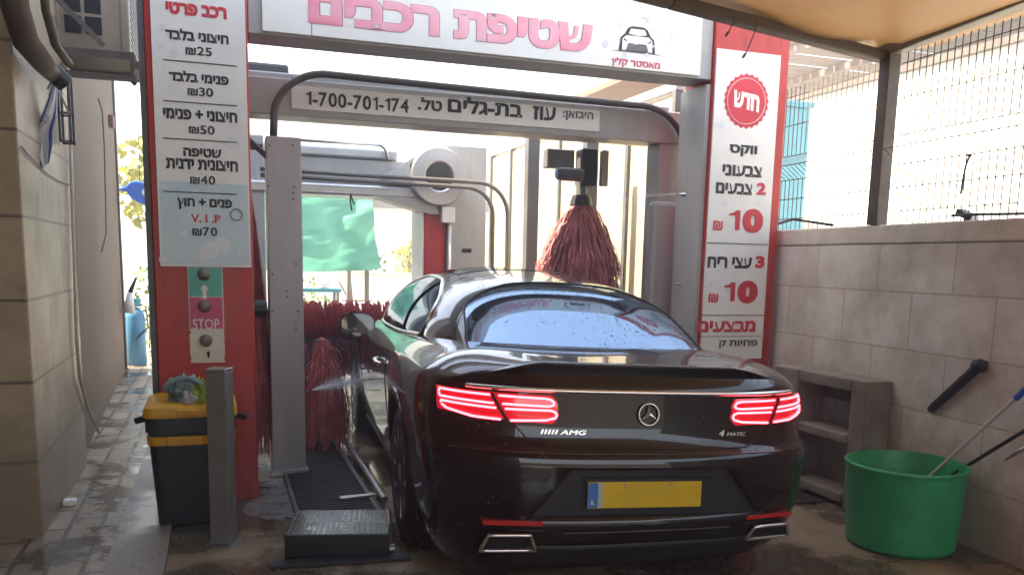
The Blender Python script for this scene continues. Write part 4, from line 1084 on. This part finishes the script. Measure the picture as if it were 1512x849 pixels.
band(0, .10, 'flagw', 'edge'); band(.10, .24, 'flagb', 'stripe'); band(.24, .80, 'flagw', 'field'); band(.80, .93, 'flagb', 'stripe'); band(.93, 1, 'flagw', 'edge')
c = flag_pt(.55, .42)+Vector((0, -.03, 0))
for s in (1, -1):
    P = [c+Vector((.022*math.cos(R_(90*s+120*k)), -.025, .028*math.sin(R_(90*s+120*k)))) for k in range(3)]
    MB().tube(P, .0025, 5, closed=True, cap=False).build('star', 'flagb', r)
MB().tube([px(70, 132, 1, 5.52), px(88, 100, 1, 5.52), px(96, 84, 1, 5.55)], .006, 6).build('stick', 'wood', r)
# drain pipe and cream hose
a = px(104, 205, 0, -.86); c = px(113, 520, 0, -.86)
P = [px(u, v, 0, -.855) for u, v in ((103, 180), (107, 300), (111, 420), (113, 500), (118, 560), (129, 600), (146, 638))]
tag(MB().tube(P, .011, 8).build('hose', 'hose', smooth=True), 'cream hose running down the edge of the left tiled wall to the pavers', 'hose')
P = [px(u, v, 0, -.90) for u, v in ((100, 130), (104, 240), (108, 330), (110, 400))]
tag(MB().tube(P, .016, 8).build('drain_pipe', 'pipe', smooth=True), 'thin brown drain pipe at the joint between tiled wall and plaster', 'pipe')
P = [px(u, v, 0, -.918) for u, v in ((145, 146), (151, 165), (154, 215), (156, 300), (157, 345), (150, 372))]
tag(MB().tube(P, .006, 8).build('wall_cable', 'pipe', smooth=True), 'dark cable running down the brown plaster flank', 'cable')
c = px(161, 180, 0, -.925)
tag(MB().box(-.929, -.88, c.y-.06, c.y+.06, c.z-.06, c.z+.06).build('socket_box', mat('red_brown_box', (.22, .09, .06), .5), bevel=.01), 'small reddish junction box on the brown plaster flank', 'junction box')
P = [px(u, v, 0, -.866) for u, v in ((30, 216), (60, 240), (90, 268), (106, 280))]
P = [px(u, v, 1, 5.0) for u, v in ((26, 212), (48, 232), (75, 255), (100, 272))]
for p in P: p.x = max(p.x, -.862)
za, zb = px(30, 216, 0, -.866).z, px(104, 272, 0, -.866).z
tag(MB().tube([(-.866, 4.76+1.55*t, za+(zb-za)*t-.04*math.sin(t*3.14)) for t in [i/12 for i in range(13)]], .0035, 6).build('thin_cable', 'greyd', smooth=True), 'thin grey cable sagging across the left tiled wall below the flag', 'cable')
c = px(107, 700, 2, .014)
tag(MB().box(-.87, -.80, 5.30, 5.37, .0135, .05).build('drain_box', 'whitewall', bevel=.01), 'small white drain outlet at the foot of the left tiled wall', 'drain')

# ================================================================== THE CAR
# local frame: x right, y forward from the rear bumper, z up
car = thing('coupe_car', (1.7157, 3.118, 0), 'black two door luxury coupe with lit brake lights entering the car wash', 'car', rz=-R_(4.0))
CARROLL = math.tan(R_(2.1))
paint = mat('black_metallic_paint', (.0042, .0035, .0035), .25, 0, coat=1.0, spec=.15)
def wet_bump(M, sc_, st):
    n = M.node_tree.nodes; L = M.node_tree.links; b = n['Principled BSDF']
    tc = n.new('ShaderNodeTexCoord'); v = n.new('ShaderNodeTexVoronoi'); v.inputs['Scale'].default_value = sc_; v.feature = 'SMOOTH_F1'
    L.new(tc.outputs['Object'], v.inputs['Vector'])
    nz = n.new('ShaderNodeTexNoise'); nz.inputs['Scale'].default_value = 3; L.new(tc.outputs['Object'], nz.inputs['Vector'])
    q = n.new('ShaderNodeMapRange'); q.inputs[1].default_value = .0; q.inputs[2].default_value = .30; q.inputs[3].default_value = 1; q.inputs[4].default_value = 0; L.new(v.outputs[0], q.inputs[0])
    g = n.new('ShaderNodeMapRange'); g.inputs[1].default_value = .5; g.inputs[2].default_value = .62; L.new(nz.outputs[0], g.inputs[0])
    m_ = n.new('ShaderNodeMath'); m_.operation = 'MULTIPLY'; L.new(q.outputs[0], m_.inputs[0]); L.new(g.outputs[0], m_.inputs[1])
    bp = n.new('ShaderNodeBump'); bp.inputs['Strength'].default_value = st; bp.inputs['Distance'].default_value = .002; L.new(m_.outputs[0], bp.inputs['Height'])
    L.new(bp.outputs[0], b.inputs['Normal']); L.new(bp.outputs[0], b.inputs['Coat Normal'])
glassm = mat('dark_glass', (.010, .012, .013), .035, spec=.62, coat=0)
glassm.node_tree.nodes['Principled BSDF'].inputs['Specular Tint'].default_value = (.55, .76, 1, 1)
glassm.node_tree.nodes['Principled BSDF'].inputs['IOR'].default_value = 3.2
glassm.node_tree.nodes['Principled BSDF'].inputs['Coat IOR'].default_value = 1.8
wet_bump(glassm, 90, .12)
MT['paint'] = paint; MT['glass'] = glassm
MT['gap'] = mat('panel_gap', (.003, .003, .003), .8)
MT['matte'] = mat('matt_black_trim', (.010, .010, .010), .55, bump=.1, bscale=80)
MT['chr'] = mat('car_chrome', (.90, .88, .85), .30, 1.0)
MT['lens'] = mat('red_lamp_lens', (.22, .003, .010), .12, coat=1, emit=(1, .012, .04), estr=.065)
MT['led'] = mat('lit_red_lamp_bar', (1, .3, .3), .4, emit=(1, .055, .08), estr=1.9)
MT['refl'] = mat('red_reflector', (.55, .02, .015), .15, coat=1)
MT['plate'] = mat('yellow_plate', (.72, .47, .015), .4, var=.10, vscale=8)
MT['eu'] = mat('blue_plate_band', (.03, .16, .50), .4)

Wz = spl([(.11, .80), (.17, .86), (.33, .905), (.55, .932), (.75, .945), (.86, .935), (.93, .905)])
Wy = spl([(0, .985), (1.15, 1.0), (2.3, .972), (3.2, .975), (4.1, .985), (5.03, .95)])
yr = spl([(.11, .16), (.17, .10), (.26, .045), (.37, .012), (.50, .0), (.60, .002), (.655, .012), (.675, .05), (.72, .072), (.82, .088), (.93, .10)])
yf = spl([(.16, 4.90), (.30, 5.0), (.5, 5.03), (.65, 5.0), (.75, 4.93), (.93, 4.8)])
DR, DF, NP = .56, 1.0, 3.2
zsh = spl([(0, .928), (.6, .935), (1.2, .945), (2.3, .905), (3.4, .88), (4.3, .83), (5.03, .70)])
zdk = spl([(.05, .985), (.13, 1.012), (.22, 1.012), (.6, 1.045), (1.2, 1.05), (3.3, 1.0), (3.9, .96), (4.6, .88), (5.03, .72)])
def roll(p): return Vector((p[0], p[1], p[2]-CARROLL*p[0]*min(1, max(0, (p[2]-.12)/.3))))
def rearP(x, z, off=0.0):
    """point on the rear face at height z; x measured across the car"""
    W = Wz(z)*.995; t = min(abs(x)/W, .9995)
    y = yr(z)+DR*(1-(1-t**NP)**(1/NP))
    return roll((x, y-off, z))
def rearN(x, z, off):
    e = .004; p = rearP(x, z); a = rearP(x+e, z)-rearP(x-e, z); c = rearP(x, z+e)-rearP(x, z-e)
    return p + a.cross(c).normalized()*off
ring_th = [R_(a) for a in (0, 6, 12, 18, 24, 30, 36, 42, 48, 53, 58, 62, 66, 70, 74, 78, 81, 84, 87)]
def plan_ring(z, zz=None):
    P = []
    def rear(th): s_, c_ = math.sin(th), math.cos(th); return (s_**(2/NP) if s_ > 0 else 0), yr(z)+DR*(1-(c_**(2/NP) if c_ > 1e-9 else 0))
    def front(th): s_, c_ = math.sin(th), math.cos(th); return (s_**(2/2.4) if s_ > 0 else 0), yf(z)-DF*(1-(c_**(2/2.4) if c_ > 1e-9 else 0))
    right = [rear(t) for t in ring_th]
    a, c = yr(z)+DR, yf(z)-DF
    right += [(1, a+(c-a)*i/44) for i in range(45)]
    right += [front(t) for t in ring_th[::-1]]
    right = [(t*Wz(z)*Wy(y), y) for t, y in right]
    left = [(-x, y) for x, y in right[1:-1][::-1]]
    return right+left
zl = [.135, .15, .17, .21, .26, .30, .35, .40, .46, .52, .57, .61, .64, .66, .675, .69, .72, .76, .80, .84, .87, .90]
edge = plan_ring(.92)
b = MB(); rings = []
for z in zl:
    rings.append([b.bm.verts.new(roll((x, y, z + (zsh(y)-.92)*max(0, (z-.55)/.35)**2*.9))) for x, y in plan_ring(z)])
pc = 7.0
for s in (1.0, .985, .965, .94, .91, .88, .84, .78, .70, .60, .48, .35, .2, .07):
    ring = []
    for x, y in edge:
        ys_ = min(max(y, .95), 4.3); yy = y+(1-s)*(ys_-y); xx = x*s
        z0 = zsh(y); zt = zdk(yy)
        wq = min(1, max(0, (.55-y)/.45)); zz = z0+(zt-z0)*(1-s**(pc+10*wq))
        ring.append(b.bm.verts.new(roll((xx, yy, zz))))
    rings.append(ring)
n = len(rings[0])
for A, B in zip(rings, rings[1:]):
    for k in range(n): b.bm.faces.new((A[k], A[(k+1) % n], B[(k+1) % n], B[k]))
b.bm.faces.new(rings[0][::-1])
# close the top: stitch the flattened last ring left to right
L = rings[-1]; h = n//2
for k in range(h):
    i, j = k, (n-k) % n; i2, j2 = k+1, n-k-1
    q = []
    for v in (L[i], L[i2], L[j2], L[j]):
        if v not in q: q.append(v)
    if len(q) > 2: b.bm.faces.new(q)
body = b.build('body', 'paint', car, local=True, smooth=True)
# cut the wheel openings and the plate recess
def cutter(bm_builder): return bm_builder.build('cutter', 'matte', None)
body.data.materials.append(MT['matte'])
def boolean(target, cut):
    cut.parent = target.parent
    md = target.modifiers.new('cut', 'BOOLEAN'); md.operation = 'DIFFERENCE'; md.solver = 'EXACT'; md.object = cut
    try: md.material_mode = 'TRANSFER'
    except Exception: pass
    bpy.context.view_layer.update()
    me = bpy.data.meshes.new_from_object(target.evaluated_get(bpy.context.evaluated_depsgraph_get()))
    old = target.data; target.modifiers.clear(); target.data = me; bpy.data.meshes.remove(old)
    me.name = 'body'; bpy.data.objects.remove(cut)
WY = (1.16, 4.10); WR = .345
for wy in WY:
    for s in (-1, 1):
        q = MB().lathe([(.395, .0), (.395, .5)], (s*.62 if s > 0 else -.62-.5, wy, WR+.01), 'X', 40)
        boolean(body, cutter(q))
rc = [(-.36, .600), (.36, .600), (.52, .395), (-.52, .395)]
q = MB().poly([roll((x, -.2, z)) for x, z in rc], (0, .2+.045, 0))
boolean(body, cutter(q))

# ---- greenhouse dome (roof, pillars, glass)
zc = spl([(.42, .93), (.62, 1.01), (.70, 1.053), (.85, 1.137), (1.0, 1.217), (1.18, 1.297), (1.38, 1.346), (1.65, 1.376), (1.95, 1.394), (2.2, 1.404), (2.5, 1.41), (2.8, 1.392), (3.1, 1.335), (3.4, 1.22), (3.75, 1.02), (3.9, .93)])
wb = spl([(.42, .60), (.55, .66), (.8, .715), (1.1, .755), (1.5, .785), (2.2, .80), (2.8, .795), (3.2, .775), (3.5, .745), (3.9, .66)])
ZB, NX = .86, 2.55
def domez(x, y):
    t = min(abs(x)/wb(y), 1); return ZB+(zc(y)-ZB)*(1-t**NX)**(1/NX)
def domex(y, z):
    t = min(1, max(0, (z-ZB)/(zc(y)-ZB))); return wb(y)*(1-t**NX)**(1/NX)
def domeN(x, y, off):
    z = domez(x, y); e = .004
    a = Vector((2*e, 0, domez(x+e, y)-domez(x-e, y))); c = Vector((0, 2*e, domez(x, y+e)-domez(x, y-e)))
    return Vector((x, y, z))+a.cross(c).normalized()*off
def sideN(s, y, z, off):
    e = .004; p = Vector((domex(y, z), y, z))
    a = Vector((domex(y+e, z)-domex(y-e, z), 2*e, 0)); c = Vector((domex(y, z+e)-domex(y, z-e), 0, 2*e))
    nn = a.cross(c).normalized()
    if nn.x < 0: nn = -nn
    p += nn*off; p.x *= s
    return p
ysn = [.42+.02*i for i in range(0, 8)]+[.58+(3.74-.58)*i/70 for i in range(71)]+[3.76+.02*i for i in range(8)]
b = MB(); rings = []
phs = [math.pi*i/48 for i in range(49)]
for y in ysn:
    ring = []
    for ph in phs:
        c_, s_ = math.cos(ph), math.sin(ph)
        x = wb(y)*math.copysign(abs(c_)**(2/NX), c_); z = ZB+(zc(y)-ZB)*(s_**(2/NX) if s_ > 0 else 0)
        ring.append(b.bm.verts.new(roll((x, y, z))))
    rings.append(ring)
for A, B in zip(rings, rings[1:]):
    for k in range(48): b.bm.faces.new((A[k], A[k+1], B[k+1], B[k]))
b.build('roof', 'paint', car, local=True, smooth=True)
# rear window with its black edge
def winhw(y0, y1, w0, w1):
    def f(y):
        t = (y-y0)/(y1-y0); top = max(0, (t-.70)/.30)
        lo = max(0, (.10-t)/.10)
        return (w0+(w1-w0)*t)*(1-top**2.6*.42)*(1-lo**2*.08)
    return f
def window(nm, m, y0, y1, hw, off, parent=car, nu=40, nv=28):
    b = MB().grid(lambda u, v: roll(domeN((2*u-1)*hw(y0+(y1-y0)*v), y0+(y1-y0)*v, off)), nu, nv)
    return b.build(nm, m, parent, local=True, smooth=True)
hw = winhw(.63, 1.31, .66, .56); rg = window('rear_window', 'glass', .63, 1.31, hw, .003)
hw2 = winhw(.66, 1.74, .555, .50)
def rim_path(y0, y1, hw, off):
    P = []
    for i in range(13): P.append(domeN(-hw(y0)+2*hw(y0)*i/12, y0, off))
    for i in range(1, 24): y = y0+(y1-y0)*i/24; P.append(domeN(hw(y), y, off))
    for i in range(13): P.append(domeN(hw(y1)-2*hw(y1)*i/12, y1, off))
    for i in range(1, 24): y = y1+(y0-y1)*i/24; P.append(domeN(-hw(y), y, off))
    return [roll(p) for p in P]
MB().tube(rim_path(.63, 1.31, hw, .004), .006, 6, closed=True, cap=False).build('seal', 'matte', rg, local=True, smooth=True)
ws = window('windscreen', 'glass', 2.92, 3.80, lambda y: .60+.06*(y-2.9), .003)
sunroof = window('roof_panel', 'glass', 2.02, 2.78, lambda y: .44, .003, nu=16, nv=12)
# side windows
dl_top = spl([(1.42, 1.135), (1.50, 1.20), (1.75, 1.265), (2.1, 1.315), (2.45, 1.325), (2.75, 1.292), (3.0, 1.215), (3.25, 1.095), (3.42, 1.0)])
dl_bot = spl([(1.42, 1.02), (2.2, .985), (3.42, .965)])
for s in (-1, 1):
    def sw(u, v, a=1.42, c=3.42, s=s):
        y = a+(c-a)*u; z0, z1 = dl_bot(y), dl_top(y); return roll(sideN(s, y, z0+(z1-z0)*v, .004))
    g1 = MB().grid(lambda u, v: sw(u, v, 1.42, 1.93), 18, 10).build('side_window', 'glass', car, local=True, smooth=True)
    g2 = MB().grid(lambda u, v: sw(u, v, 1.955, 3.42), 32, 10).build('side_window', 'glass', car, local=True, smooth=True)
    P = [roll(sideN(s, 1.42+2*i/30, dl_bot(1.42+2*i/30), .006)) for i in range(31)] + [roll(sideN(s, 3.42-2*i/40, dl_top(3.42-2*i/40), .006)) for i in range(1, 41)]
    MB().tube(P, .009, 7, closed=True, cap=False).build('window_chrome', 'chr', car, local=True, smooth=True)
    P = [sw(.262, i/8)+Vector((s*.001, 0, 0)) for i in range(9)]
    MB().tube(P, .009, 6).build('window_divider', 'gap', car, local=True, smooth=True)
    # drip rail along the roof edge
    # door seams and handle
    def flank(y, z, off=.002, s=s):
        return roll((s*(Wz(z)*Wy(y)+off), y, z+(zsh(y)-.92)*max(0, (z-.55)/.35)**2*.9))
    MB().tube([flank(1.72-.10*(z-.3), z, 0) for z in [.30+.06*i for i in range(11)]], .0035, 5).build('door_seam', 'gap', car, local=True)
    MB().tube([flank(3.45, z, 0) for z in [.30+.06*i for i in range(11)]], .0035, 5).build('door_seam', 'gap', car, local=True)
    MB().tube([flank(1.86, .80, .012), flank(1.92, .805, .035), flank(2.06, .81, .035), flank(2.12, .812, .012)], .013, 8, flat=.7).build('door_handle', 'chr', car, local=True, smooth=True)
    MB().tube([flank(y, .20, -.004) for y in [1.62+.1*i for i in range(21)]], .014, 8).build('sill', 'matte', car, local=True, smooth=True)
    # door mirror
    mc = roll((s*.965, 3.13, .94)); b = MB()
    def mir(u, v, s=s, mc=mc):
        A = u*2*math.pi; ph = v*math.pi/2
        return (mc.x+s*(.125*math.copysign(abs(math.cos(A))**.75, math.cos(A))*math.cos(ph*.92)), mc.y-.03+.16*math.sin(ph), mc.z+(.088 + .012*math.cos(A))*math.copysign(abs(math.sin(A))**.8, math.sin(A))*math.cos(ph*.92))
    sh = MB().grid(mir, 32, 10).build('mirror', 'paint', car, local=True, smooth=True)
    bm_ = MB(); vs = [bm_.bm.verts.new((mc.x+s*.117*math.copysign(abs(math.cos(t))**.75, math.cos(t)), mc.y-.024, mc.z+.078*math.copysign(abs(math.sin(t))**.8, math.sin(t)))) for t in [2*math.pi*k/32 for k in range(32)]]
    bm_.bm.faces.new(vs); bm_.build('mirror_glass', mat('mirror_glass', (.16, .16, .17), .03, 1), sh, local=True)
    MB().bar((mc.x-s*.06, mc.y+.04, mc.z-.06), (s*.84, mc.y+.07, .93), .05, .03).build('mirror_arm', 'paint', sh, local=True, bevel=.01)
# wheels
def wheel(s, wy):
    wc = Vector((s*.80, wy, WR)); o = bpy.data.objects.new('wheel', None)
    t = MB().lathe([(.235, -.115), (.30, -.125), (.335, -.11), (.345, -.07), (.345, .07), (.335, .11), (.30, .125), (.235, .115)], (0, 0, 0), 'X', 56).build('wheel', 'rubber', car, local=True, smooth=2); t.location = wc
    MB().lathe([(.238, -.11), (.245, -.118), (.238, -.10), (.22, -.05), (.22, .05), (.238, .10), (.245, .118), (.238, .11)], (0, 0, 0), 'X', 48).build('rim', 'alu', t, local=True, smooth=2)
    b = MB()
    for k in range(10):
        A = 2*math.pi*k/10
        b.bar((s*.098, .05*math.cos(A), .05*math.sin(A)), (s*.108, .235*math.cos(A+.06), .235*math.sin(A+.06)), .022, .026)
    b.build('spoke', 'alu', t, local=True)
    MB().lathe([(.001, s*.06), (.065, s*.06), (.065, s*.105), (.05, s*.115), (.001, s*.118)], (0, 0, 0), 'X', 24).build('hub', 'chr', t, local=True, smooth=2)
    MB().lathe([(.06, s*.02), (.18, s*.02), (.18, s*.04), (.06, s*.04)], (0, 0, 0), 'X', 32).build('brake_disc', 'steel', t, local=True, smooth=2)
for wy in WY:
    for s in (-1, 1): wheel(s, wy)
for s in (-1, 1):
    P = [roll((s*(Wz(max(.2, WR+.395*math.sin(A)))*Wy(1.16+.395*math.cos(A))), 1.16+.40*math.cos(A), max(.17, WR+.01+.40*math.sin(A)))) for A in [R_(-25+230*i/30) for i in range(31)]]
    MB().tube(P, .010, 7).build('arch_lip', 'paint', car, local=True, smooth=True)
# ---- rear details
# trunk seams
def seam(pts, nm='trunk_seam', r=.0035, m='gap'):
    P = []
    for (x0, z0), (x1, z1) in zip(pts, pts[1:]):
        for i in range(8): P.append(rearP(x0+(x1-x0)*i/8, z0+(z1-z0)*i/8, -.001))
    P.append(rearP(*pts[-1], -.001))
    MB().tube(P, r, 5).build(nm, m, car, local=True, smooth=True)
for s in (-1, 1): seam([(s*.685, .918), (s*.66, .88), (s*.60, .79), (s*.53, .71), (s*.47, .682)])
seam([(-.47, .682), (-.2, .676), (.2, .676), (.47, .682)])
for s in (-1, 1):   # seam over the rear wing towards the window
    P = []
    for i in range(9):
        t = i/8; x = s*(.685-.06*t); y = .36+.25*t
        P.append(roll((x, y, zsh(.3)+.0)))
# spoiler lip along the boot edge
def spo(u, v):
    x = (2*u-1)*.735; y0 = rearP(x, .925).y
    prof = [(.07, .955), (.066, .985), (.054, 1.006), (.047, 1.017), (.056, 1.023), (.12, 1.022), (.21, 1.012)]
    k = v*6; i = min(5, int(k)); f = k-i
    dy = prof[i][0]+(prof[i+1][0]-prof[i][0])*f; z = prof[i][1]+(prof[i+1][1]-prof[i][1])*f
    e = min(1, (1-abs(2*u-1))/.42); e = e*e*(3-2*e)
    z = .955+(z-.955)*(.15+.85*e)
    return roll((x, y0+dy, z))
MB().grid(spo, 60, 18).build('spoiler', 'paint', car, local=True, smooth=True)
# chrome strip
P = [rearN(-.76+1.52*i/60, .912, .004) for i in range(61)]
MB().tube(P, .0125, 8, flat=.8).build('chrome_strip', 'chr', car, local=True, smooth=True)
# lamps
def lamp(s):
    top = lambda x: .915-.004*(x-.45)
    def outl(u):      # u 0..1 from inner to outer
        x = .40+(.868-.40)*u
        zt = .890+.006*u; zb_ = .772+.030*u
        inr = max(0, 1-u/.06); zt -= .03*inr**2; zb_ += .03*inr**2
        return x, zb_, zt
    def f(u, v):
        x, a, c = outl(u); return rearN(s*x, a+(c-a)*v, .006*math.sin(math.pi*min(1, max(0, v)))**.4+.001)
    t = MB().grid(f, 40, 10).build('tail_lamp', 'lens', car, local=True, smooth=True)
    def line(pts, r=.0050):
        P = []
        for (x0, z0), (x1, z1) in zip(pts, pts[1:]):
            k = max(2, int(abs(x1-x0)/.015))
            for i in range(k): P.append(rearN(s*(x0+(x1-x0)*i/k), z0+(z1-z0)*i/k, .0085))
        P.append(rearN(s*pts[-1][0], pts[-1][1], .0085))
        MB().tube(P, r, 7).build('light_bar', 'led', t, local=True, smooth=True)
    # inner half: two closed-ended loops, outer half: four bars
    line([(.640, .881), (.45, .878), (.428, .873), (.416, .862), (.419, .851), (.44, .846), (.626, .849)])
    line([(.616, .829), (.43, .829), (.412, .823), (.405, .812), (.411, .799), (.45, .789), (.596, .783)])
    line([(.670, .882), (.855, .885), (.858, .871)]); line([(.658, .849), (.855, .857), (.858, .867)])
    line([(.650, .830), (.852, .839), (.853, .829)]); line([(.632, .785), (.74, .790), (.835, .811), (.85, .824)])
    MB().tube([rearN(s*(.668-.06*i/6), .888-.108*i/6, .010) for i in range(7)], .007, 6).build('lamp_seam', 'gap', t, local=True)
lamp(-1); lamp(1)
# three pointed star badge
bc_ = rearP(0, .822, .012)
M = Matrix.Translation(bc_) @ Matrix.Rotation(R_(-6), 4, 'X')
b = MB(); b.tube([M @ Vector((.046*math.cos(2*math.pi*k/36), 0, .046*math.sin(2*math.pi*k/36))) for k in range(36)], .0042, 8, closed=True, cap=False)
bd = b.build('badge', 'chr', car, local=True, smooth=True)
b = MB()
for k in range(3):
    A = R_(90+120*k); t = Vector((math.cos(A), 0, math.sin(A))); q = Vector((-math.sin(A), 0, math.cos(A)))
    c0 = [b.bm.verts.new(M @ p) for p in (t*.044, q*.009+t*.005, -q*.009+t*.005, Vector((0, -.007, 0)), Vector((0, .002, 0)))]
    for f in ((0, 1, 3), (0, 3, 2), (0, 2, 4), (0, 4, 1)): b.bm.faces.new([c0[i] for i in f])
b.build('star', 'chr', bd, local=True)
# lettering on the boot lid
def boot_text(s_, xc, zc_, w_, h_, bold=.02, shear=.25):
    text(s_, 'chr', car, 0, 0, w_, h_, 0, xz=lambda a, c: rearN(xc+a, zc_+c, .004), local=True, bold=bold, shear=shear, name='boot_lettering')
boot_text('AMG', -.335, .742, .115, .020)
b = MB()
for k in range(5):
    x = -.475+.015*k
    b.poly([rearN(x, .733, .003), rearN(x+.008, .733, .003), rearN(x+.016, .752, .003), rearN(x+.008, .752, .003)], (0, -.002, 0))
b.build('boot_stripes', 'chr', car, local=True)
boot_text('4', .350, .742, .028, .028); boot_text('MATIC', .425, .738, .10, .016)
# bumper trim
def band_(nm, x0, x1, z0, z1, m, off, nu=30, nv=4, taper=0):
    def f(u, v):
        x = x0+(x1-x0)*u; zz = z0+(z1-z0)*v
        return rearN(x+taper*(1-v)*(1 if x > 0 else -1), zz, off)
    return MB().grid(f, nu, nv).build(nm, m, car, local=True, smooth=True, solid=.002)
MB().tube([rearN(-.84+1.68*i/60, .662, .001) for i in range(61)], .004, 6).build('bumper_crease', 'paint', car, local=True, smooth=True)
band_('diffuser', -.58, .58, .16, .275, 'matte', .006, 40)
for s in (-1, 1):
    def lvl(x, z, off, k=.35):
        y0 = rearP(s*.50, z).y; y1 = rearP(s*abs(x), z).y
        return roll((s*abs(x), y0+k*(y1-y0)-off, z))
    q = [lvl(x, z, .006, .5) for x, z in ((.47, .360), (.715, .360), (.72, .380), (.475, .380))]
    MB().poly(q, (0, .07, 0)).build('reflector', 'refl', car, local=True)
    MB().tube([rearN(s*(.46+.34*i/14), .340, .002) for i in range(15)], .004, 6).build('bumper_blade', 'chr' if 0 else 'paint', car, local=True, smooth=True)
    # exhaust trims
    pts = [(.52, .322), (.695, .322), (.725, .252), (.49, .252)]
    base = [lvl(x, z, .012) for x, z in pts]
    P = []
    for a_, c_ in zip(base, base[1:]+base[:1]):
        for i in range(6): P.append(a_+(c_-a_)*(i/6))
    ex_ = MB().tube(P, .0075, 8, closed=True, cap=False).build('exhaust', 'chr', car, local=True, smooth=True)
    MB().poly([lvl(x, z, .006) for x, z in pts], (0, .14, 0)).build('exhaust_mouth', 'dark', ex_, local=True)
    bp2 = [roll((s*.30, -.01, .36))]
# plate, recess lining and lip below it
def rr(x, z, y): return roll((x, y, z))
pl = MB().box(-.285, .235, .018, .024, .432, .545)
for v in pl.bm.verts: v.co = roll(v.co)
pl = pl.build('number_plate', 'plate', car, local=True, bevel=.002)
for sx in (-.12, .09):
    c = roll((sx, .0172, .531)); MB().lathe([(.001, -.002), (.006, -.0015), (.007, 0)], c, 'Y', 10).build('plate_screw', 'steel', pl, local=True)
b = MB().grid(lambda u, v: roll((-.283+.042*u, .0170, .435+.107*v)), 1, 1); b.build('blue_band', 'eu', pl, local=True)
b = MB().grid(lambda u, v: roll((-.239+.022*u, .0170, .435+.107*v)), 1, 1); b.build('pale_edge', mat('pale_plate_edge', (.42, .50, .42), .4), pl, local=True)
text('IL', 'sign', pl, 0, 0, .018, .018, 0, xz=lambda a, c: roll((-.262+a, .0160, .458+c)), local=True, bold=.03)
MB().box(-.02, .02, 0, .0, 0, 0) if 0 else None
b = MB().box(-.30, .30, .020, .034, .545, .56)
for v in b.bm.verts: v.co = roll(v.co)
b.build('plate_light_bar', 'matte', car, local=True)
MB().tube([roll((-.40+.80*i/30, rearP(-.40+.80*i/30, .33).y-.004, .33)) for i in range(31)], .006, 6).build('lower_lip', 'paint', car, local=True, smooth=True)
# dark floor under the car body
b = MB().box(-.75, .75, .35, 4.75, .13, .158); b.build('underbody', 'dark', car, local=True)

# beads of water left on glass, roof and boot
rnd = random.Random(77); b = MB()
def bead(p, nn, r):
    nn = nn.normalized(); a = nn.orthogonal().normalized(); c = nn.cross(a)
    base = [b.bm.verts.new(p+a*math.cos(k*1.0472)*r+c*math.sin(k*1.0472)*r) for k in range(6)]
    mid = [b.bm.verts.new(p+nn*r*.38+a*math.cos(k*1.0472)*r*.7+c*math.sin(k*1.0472)*r*.7) for k in range(6)]
    t = b.bm.verts.new(p+nn*r*.5)
    for k in range(6):
        b.bm.faces.new((base[k], base[(k+1) % 6], mid[(k+1) % 6], mid[k])); b.bm.faces.new((mid[k], mid[(k+1) % 6], t))
for _ in range(1900):
    y = rnd.uniform(.68, 2.4); x = rnd.uniform(-.66, .66)
    if noise.noise(Vector((x*2, y*2, 3))) < -.15 or abs(x) > wb(y)*.93: continue
    p = domeN(x, y, .0035); q = domeN(x, y, .02)
    bead(roll(p), q-p, rnd.uniform(.0012, .0042)*(1 if rnd.random() < .85 else 1.5))
for _ in range(900):
    x = rnd.uniform(-.8, .8); z = rnd.uniform(.42, .9)
    if noise.noise(Vector((x*2.5, z*3, 9))) < .0 or (abs(x) < .56 and z < .63): continue
    p = rearN(x, z, .0004); q = rearN(x, z, .02)
    bead(p, q-p, rnd.uniform(.0010, .0032))
wd_ = b.build('water_drops', mat('bead_water', (.05, .05, .055), .03, spec=.8), car, local=True, smooth=True); wd_['kind'] = 'stuff'

# ================================================================== THE AIR (haze volume added for the lens glare veil and spray)
hz = MB().box(-46, 46, -46, 46, -1.1, 12).build('haze', 'dark')
hz['kind'] = 'stuff'; hz['label'] = 'thin pale haze added over the wash yard for lens glare veil and spray'
hm = bpy.data.materials.new('haze'); hm.use_nodes = True; hn = hm.node_tree.nodes; hn.clear()
ho = hn.new('ShaderNodeOutputMaterial'); hv = hn.new('ShaderNodeVolumePrincipled')
hv.inputs['Color'].default_value = (.95, .93, .90, 1); hv.inputs['Density'].default_value = .026; hv.inputs['Anisotropy'].default_value = .3
hm.node_tree.links.new(hv.outputs[0], ho.inputs['Volume']); hz.data.materials[0] = hm
